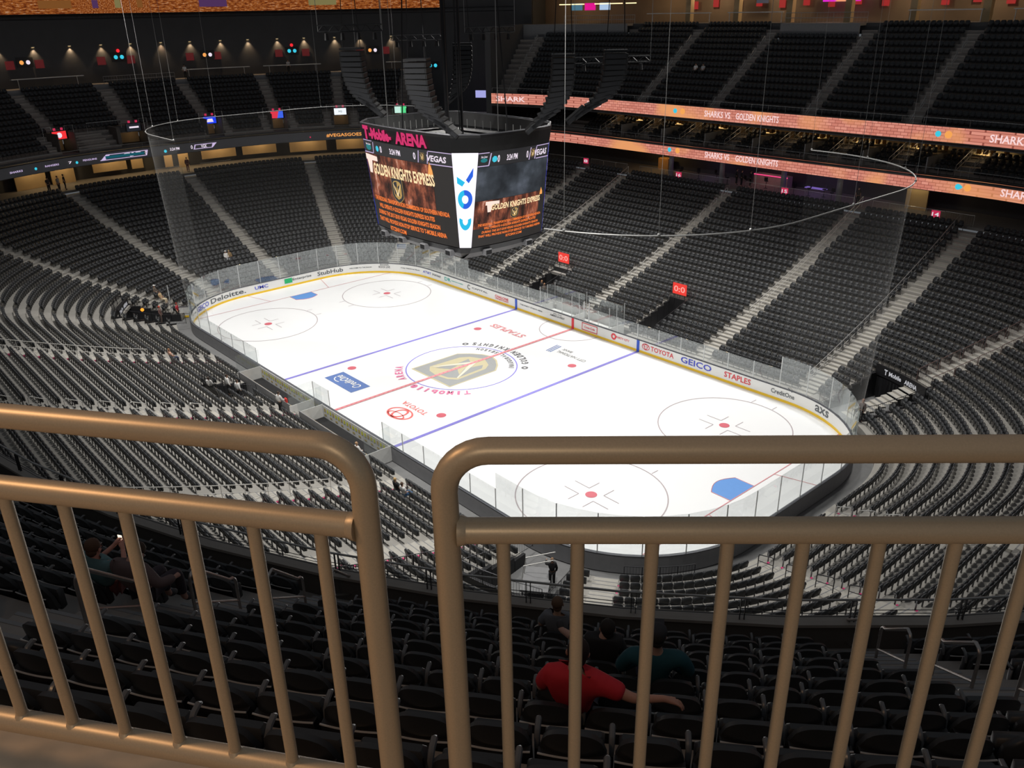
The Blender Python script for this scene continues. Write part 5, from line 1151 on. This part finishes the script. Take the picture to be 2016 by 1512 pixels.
def person(lab, loc, rz, pose='stand', over={}, shirt=(.1, .1, .1), pants=(.05, .05, .06), hair=(.06, .04, .03), skin=(.50, .30, .21), long_sleeve=False, fingers=False, cap=None, sc_=1., bare=False):
    J = dict(STAND if pose == 'stand' else SIT); J.update(over); J = {k: tuple(c * sc_ for c in v) for k, v in J.items()}
    R = lambda k: tuple(x * sc_ for x in (RAD.get(k, RAD.get(k[:2])) if isinstance(RAD.get(k, RAD.get(k[:2])), tuple) else (RAD.get(k, RAD.get(k[:2])),) * 2))
    t = thing('person', lab, 'person', loc, rz)
    def M(c, nm): return mat('%s_%02x%02x%02x' % (nm, *[int(v * 255) for v in c]), c, .8, 0, .12, 20)
    def net_(keys, edges, grow, nm, m, mid={}):
        vs = [J[k] if isinstance(k, str) else k[0] for k in keys]; rr = [tuple(x + grow * sc_ for x in (R(k) if isinstance(k, str) else (k[1],) * 2)) for k in keys]
        me = skin_mesh(nm, vs, edges, rr, m); o = bpy.data.objects.new(nm, me); COL.objects.link(o); o.parent = t; return o
    K = ['pelvis', 'belly', 'chest', 'neck', 'head', 'top', 'shL', 'elL', 'wrL', 'haL', 'shR', 'elR', 'wrR', 'haR', 'hiL', 'knL', 'anL', 'toL', 'hiR', 'knR', 'anR', 'toR']
    E_ = [(0, 1), (1, 2), (2, 3), (3, 4), (4, 5), (2, 6), (6, 7), (7, 8), (8, 9), (2, 10), (10, 11), (11, 12), (12, 13), (0, 14), (14, 15), (15, 16), (16, 17), (0, 18), (18, 19), (19, 20), (20, 21)]
    K2 = list(K)
    if fingers:
        for hi_, w_, in ((9, 8), (13, 12)):
            h = Vector(J[K[hi_]]); d = (h - Vector(J[K[w_]])).normalized(); sd = d.cross(Vector((0, 0, 1))).normalized(); dn = sd.cross(d).normalized()
            if dn.z > 0: dn = -dn
            for j, (o_, L) in enumerate(((-.028, .06), (-.010, .07), (.010, .066), (.026, .052))):
                b = h + sd * o_ + d * .028; i0 = len(K2); K2 += [(tuple(b), .0095), (tuple(b + d * L * .55 + dn * .012), .0088), (tuple(b + d * L + dn * .04), .0075)]; E_ += [(hi_, i0), (i0, i0 + 1), (i0 + 1, i0 + 2)]
            sg = -1 if hi_ == 9 else 1; b = h + sd * -.034 * (1 if sg > 0 else -1) - d * .015; i0 = len(K2); K2 += [(tuple(b), .010), (tuple(b + d * .035 + sd * -.022 * (1 if sg > 0 else -1) + dn * .012), .009)]; E_ += [(hi_, i0), (i0, i0 + 1)]
    body = net_(K2, E_, 0, 'body', M(skin, 'skin'))
    sl_ = [2, 6, 7] + ([8] if long_sleeve else []); 
    def mix(a, b, k): return (tuple(J[a][i] + (J[b][i] - J[a][i]) * k for i in range(3)))
    kk = ['pelvis', (J['belly'], .115), (J['chest'], .125), 'shL', 'elL', 'shR', 'elR', (mix('chest', 'neck', .84), .046)]; ee = [(0, 1), (1, 2), (2, 3), (2, 5), (2, 7)]
    if long_sleeve: kk += ['wrL', 'wrR']; ee += [(3, 4), (5, 6), (4, 8), (6, 9)]
    else: kk[4] = (mix('shL', 'elL', .75), .048); kk[6] = (mix('shR', 'elR', .75), .048); ee += [(3, 4), (5, 6)]
    net_(kk, ee, .030, 'shirt', M(shirt, 'cloth'))
    net_(['pelvis', 'hiL', 'knL', (mix('knL', 'anL', .3 if bare else .88), .046), 'hiR', 'knR', (mix('knR', 'anR', .3 if bare else .88), .046)], [(0, 1), (1, 2), (2, 3), (0, 4), (4, 5), (5, 6)], .014, 'trousers', M(pants, 'cloth'))
    for s_ in 'LR': net_(['an' + s_, 'to' + s_], [(0, 1)], .012, 'shoe', M((.05, .05, .055), 'shoe'))
    h = Vector(J['head']); tp = Vector(J['top']); up = (tp - h).normalized(); f = Vector((0, 1, 0)); f = (f - up * f.dot(up)).normalized()
    m1 = MB(); m1.ball(h * .35 + tp * .65 - f * .022 * sc_, .098 * sc_, 0, 14, (.90, .98, 1.0)); m1.ball(h - f * .045 * sc_, .078 * sc_, 0, 12, (.92, .8, .95)); m1.obj('hair', M(hair, 'hair'), t, True)
    m1 = MB()
    for sx in (-1, 1): m1.ball(h + Vector((sx * .084, .0, .01)) * sc_, .024 * sc_, 0, 6, (.5, .8, 1.2))
    m1.ball(h + f * .105 * sc_ + up * .005, .018 * sc_, 0, 6, (.8, 1, 1.3)); m1.ball(h + f * .092 * sc_ - up * .04 * sc_, .02 * sc_, 0, 6, (1.2, .5, .35)); m1.obj('face_features', M(skin, 'skin'), t, True)
    m1 = MB()
    for sx in (-1, 1): m1.ball(h + f * .088 * sc_ + Vector((sx * .034, 0, .03)) * sc_, .011 * sc_, 0, 6)
    m1.obj('eyes', black_paint, t)
    if cap: m1 = MB(); m1.ball(tp + up * -.01 * sc_, .104 * sc_, 0, 12, (.98, 1.05, .75)); m1.box(tp + f * .13 * sc_ - up * .02, (.14 * sc_, .1 * sc_, .015)); m1.obj('cap', M(cap, 'cap'), t, True)
    return t
def seat_at(s, k, dd=.03): d = UROW[k][0]; x, y, nx, ny = ring(s, d - dd); return (x, y, UROW[k][1]), math.atan2(nx, -ny)
p, r = seat_at(51.86, 2); person('person with short brown hair in a grey t-shirt sitting near the parapet, seen from behind', p, r, 'sit', dict(elL=(-.27, .05, .80), elR=(.27, .06, .80)), (.17, .18, .20), (.03, .03, .04), (.13, .075, .045), fingers=False)
p, r = seat_at(51.70, 8); person('person with dark hair in a red shirt, one arm stretched over the seat backs', p, r, 'sit', dict(chest=(0, -.05, .98), shR=(.20, -.10, 1.06), elR=(.47, -.14, .97), wrR=(.70, -.12, .985), haR=(.78, -.11, .955), shL=(-.20, -.04, 1.05), elL=(-.29, .06, .80), neck=(.0, -.05, 1.15), head=(.02, -.03, 1.26), top=(.03, -.04, 1.37)), (.60, .025, .04), (.03, .03, .05), (.025, .012, .010), (.52, .27, .20), fingers=True)
p, r = seat_at(51.545, 6); person('person in a dark teal hooded jacket and dark cap sitting beyond the red shirt', p, r, 'sit', dict(shL=(-.25, -.03, 1.04), shR=(.25, -.03, 1.04), elL=(-.36, .05, .78), elR=(.36, .05, .78), belly=(0, .03, .74)), (.012, .07, .09), (.03, .03, .05), (.03, .025, .02), (.4, .24, .18), long_sleeve=True, cap=(.03, .03, .035))
p, r = seat_at(51.67, 5); person('person in black with one bare shin raised on the seats in front', p, r, 'sit', dict(knL=(-.36, .52, .56), anL=(-.57, .86, .40), toL=(-.60, .93, .50), head=(.04, .04, 1.14), top=(.04, .04, 1.24)), (.02, .02, .022), (.02, .02, .024), (.02, .015, .012), (.5, .29, .22), bare=True)
p, r = seat_at(53.215, 5); person('person in a pale teal shirt slouched beside the left stairs, holding a lit phone', p, r, 'sit', dict(chest=(0, -.02, .88), neck=(0, -.0, 1.02), head=(-.02, .03, 1.10), top=(-.02, .04, 1.2), shR=(.19, .0, .97), shL=(-.19, .0, .97), wrL=(-.05, .34, .95), haL=(-.02, .38, 1.0), elR=(.3, .1, .76), wrR=(.08, .34, .92), haR=(.04, .38, .98)), (.12, .22, .24), (.2, .06, .06), (.10, .05, .03), (.60, .28, .22), fingers=True, sc_=1.1)
ph = thing('phone', 'brightly lit white phone screen held up by the left stairs', 'phone', (p[0], p[1], p[2] + 1.04), r); m1 = MB(); m1.box((0, .46, .06), (.078, .012, .155)); m1.obj('case', black_paint, ph); m1 = MB(); m1.box((0, .451, .06), (.068, .006, .14)); m1.obj('screen', emit('phone', (255, 235, 205), 1.5), ph)
p, r = seat_at(53.085, 5); person('person in a dull mauve top leaning back next to the pale teal shirt', p, r, 'sit', dict(chest=(0, -.04, .90), neck=(0, .02, 1.05), head=(.03, .10, 1.08), top=(.04, .16, 1.15), shL=(-.19, -.02, .98), shR=(.2, -.02, .98), elR=(.36, .0, .80), wrR=(.42, .2, .78), haR=(.43, .27, .78)), (.13, .09, .09), (.04, .03, .04), (.05, .03, .02), (.42, .24, .19), long_sleeve=True, sc_=1.12)
def pl_(lab, s, d, z, pose='stand', turn=0., **k): x, y, nx, ny = ring(s, d); return person(lab, (x, y, z), math.atan2(nx, -ny) + turn, pose, **k)
W_ = (.75, .74, .72); K_ = (.02, .02, .022)
rz0 = lambda s: s
pl_('person in black working at the railing of the near corner tunnel', 54.5, 2.3, .0, turn=.6, over=dict(elL=(-.28, .2, 1.28), wrL=(-.22, .42, 1.35), haL=(-.2, .5, 1.36)), shirt=K_, pants=K_, hair=(.25, .15, .09), long_sleeve=True)
pl_('usher in a white shirt and black vest standing behind the near bench, holding something red', 80.6, 2.65, .6, turn=.2, over=dict(elR=(.24, .1, 1.12), wrR=(.18, .33, 1.05), haR=(.16, .4, 1.02)), shirt=W_, pants=K_, long_sleeve=True)
x, y, z = RP(80.35, 2.25, 1.62); m1 = MB(); m1.box((0, 0, 0), (.3, .1, .34), 0, 0, .03); tag(m1.obj('red_box', mat('red_plastic', (.7, .05, .04), .4), None, False, (x, y, z)), 'small red box held by the usher behind the near bench', 'box')
pl_('official in white and black sitting at the near bench', 71.8, 1.75, .0, 'sit', turn=0, shirt=W_, pants=K_, hair=(.45, .28, .16), long_sleeve=True)
pl_('blond person in a dark top sitting in the front near-side rows', 65.0, 3.3, low(3.3), 'sit', shirt=K_, hair=(.5, .33, .15), pants=(.05, .05, .07))
pl_('person in a white shirt and blue jeans sitting next to the blond one', 64.3, 3.3, low(3.3), 'sit', shirt=W_, pants=(.07, .16, .32), hair=(.1, .06, .04))
for k, (s, d) in enumerate(((84.6, 4.6), (83.6, 4.3), (85.5, 5.6))): pl_('usher in white sleeves and black vest by the near-side tunnel stairs, %s from the rink' % ['second', 'nearest', 'furthest'][k], s, d, low(d) + (0 if k else .1), 'sit' if k == 2 else 'stand', turn=.3 * k, shirt=W_, pants=K_, long_sleeve=True, sc_=.95)
pl_('person in a pink top sitting low in the near-side seats at the left', 93.3, 5.5, low(5.2), 'sit', shirt=(.65, .38, .28), pants=(.05, .06, .1), hair=(.3, .15, .08))
pl_('person with a white cap sitting above the far left tunnel', 109.1, 4.9, low(4.8), 'sit', shirt=(.12, .10, .08), cap=W_); pl_('person in beige leaning forward beside the white cap', 108.5, 3.9, low(3.9), 'sit', shirt=(.5, .36, .2), pants=(.6, .5, .35))
pl_('hooded person in white sitting behind the far left glass', 116.2, 7.0, low(6.9), 'sit', shirt=W_, pants=(.4, .42, .45), cap=W_, long_sleeve=True); pl_('person in brown beside the hooded one in white', 116.6, 7.0, low(6.9), 'sit', shirt=(.25, .17, .08), hair=(.4, .28, .12), long_sleeve=True)
pl_('person in a grey and red outfit standing in the far left tunnel', 106.5, 3.0, .0, shirt=(.18, .10, .09), pants=(.12, .09, .08), hair=(.6, .08, .05), long_sleeve=True); pl_('person in red standing by the open rink gate', 107.1, 1.6, .0, shirt=(.5, .04, .06), pants=K_, hair=(.3, .05, .04))
x, y, z = RP(105.6, 4.2, 1.9); m1 = MB(); m1.ball((0, 0, 0), .16, 0, 10); tag(m1.obj('warning_lamp', emit('amber', (255, 150, 40), 1.6), None, True, (x, y, z)), 'glowing amber lamp at the mouth of the far left tunnel', 'lamp')
pl_('person in black standing at the middle far-side tunnel mouth', -8.8, 4.4, .0, shirt=K_, hair=(.45, .25, .12), long_sleeve=True); pl_('second person in dark clothes leaning by the middle far-side tunnel', -7.9, 3.9, .0, shirt=(.12, .07, .05), hair=(.4, .22, .12))
pl_('guard in a suit standing at the right corner tunnel fence', 26.9, 1.75, .45, turn=.4, shirt=(.16, .13, .12), pants=K_, hair=(.25, .12, .08), long_sleeve=True)
for k, (s, d) in enumerate(((-2.4, 27.4), (-1.5, 27.0), (-.6, 27.3))): pl_('person in black standing at the concourse bar, %s of three' % ['left', 'middle', 'right'][k], s, d, 8.95, turn=PI * .8, shirt=K_, pants=K_, long_sleeve=True)
pl_('lone person in dark clothes on the concourse at the top of the right stairs', 11.9, 26.6, 8.95, turn=1., shirt=(.05, .04, .05), pants=K_)
for k, (s, d) in enumerate(((112.2, 25.8), (112.45, 25.5), (112.7, 26.0))): pl_('person in dark clothes standing at the top of the far left stairs, %s of three' % ['left', 'middle', 'right'][k], s, d, 8.95, turn=.5 * k, shirt=[(.05, .04, .04), (.3, .28, .26), K_][k], pants=K_)
pl_('usher in dark red standing at the top of the far-end stairs', 120.9, 26.2, 8.95, shirt=(.15, .05, .05), pants=(.12, .03, .04), hair=K_, long_sleeve=True)
pl_('person sitting high in the upper far-side seats wearing white', -10.3, 29.4, UROW[6][1], 'sit', shirt=W_, pants=K_); pl_('person in pale clothes two seats along in the upper far-side seats', -9.3, 29.4, UROW[6][1], 'sit', shirt=(.45, .45, .47), pants=K_)
pl_('person in a white top standing beside the far-end platform rail', 124.2, 35.6, 19.25, shirt=W_, pants=K_); pl_('person standing behind the far-end counter beside the trusses', 126.9, 36.8, 19.25, shirt=(.5, .5, .52), pants=K_)
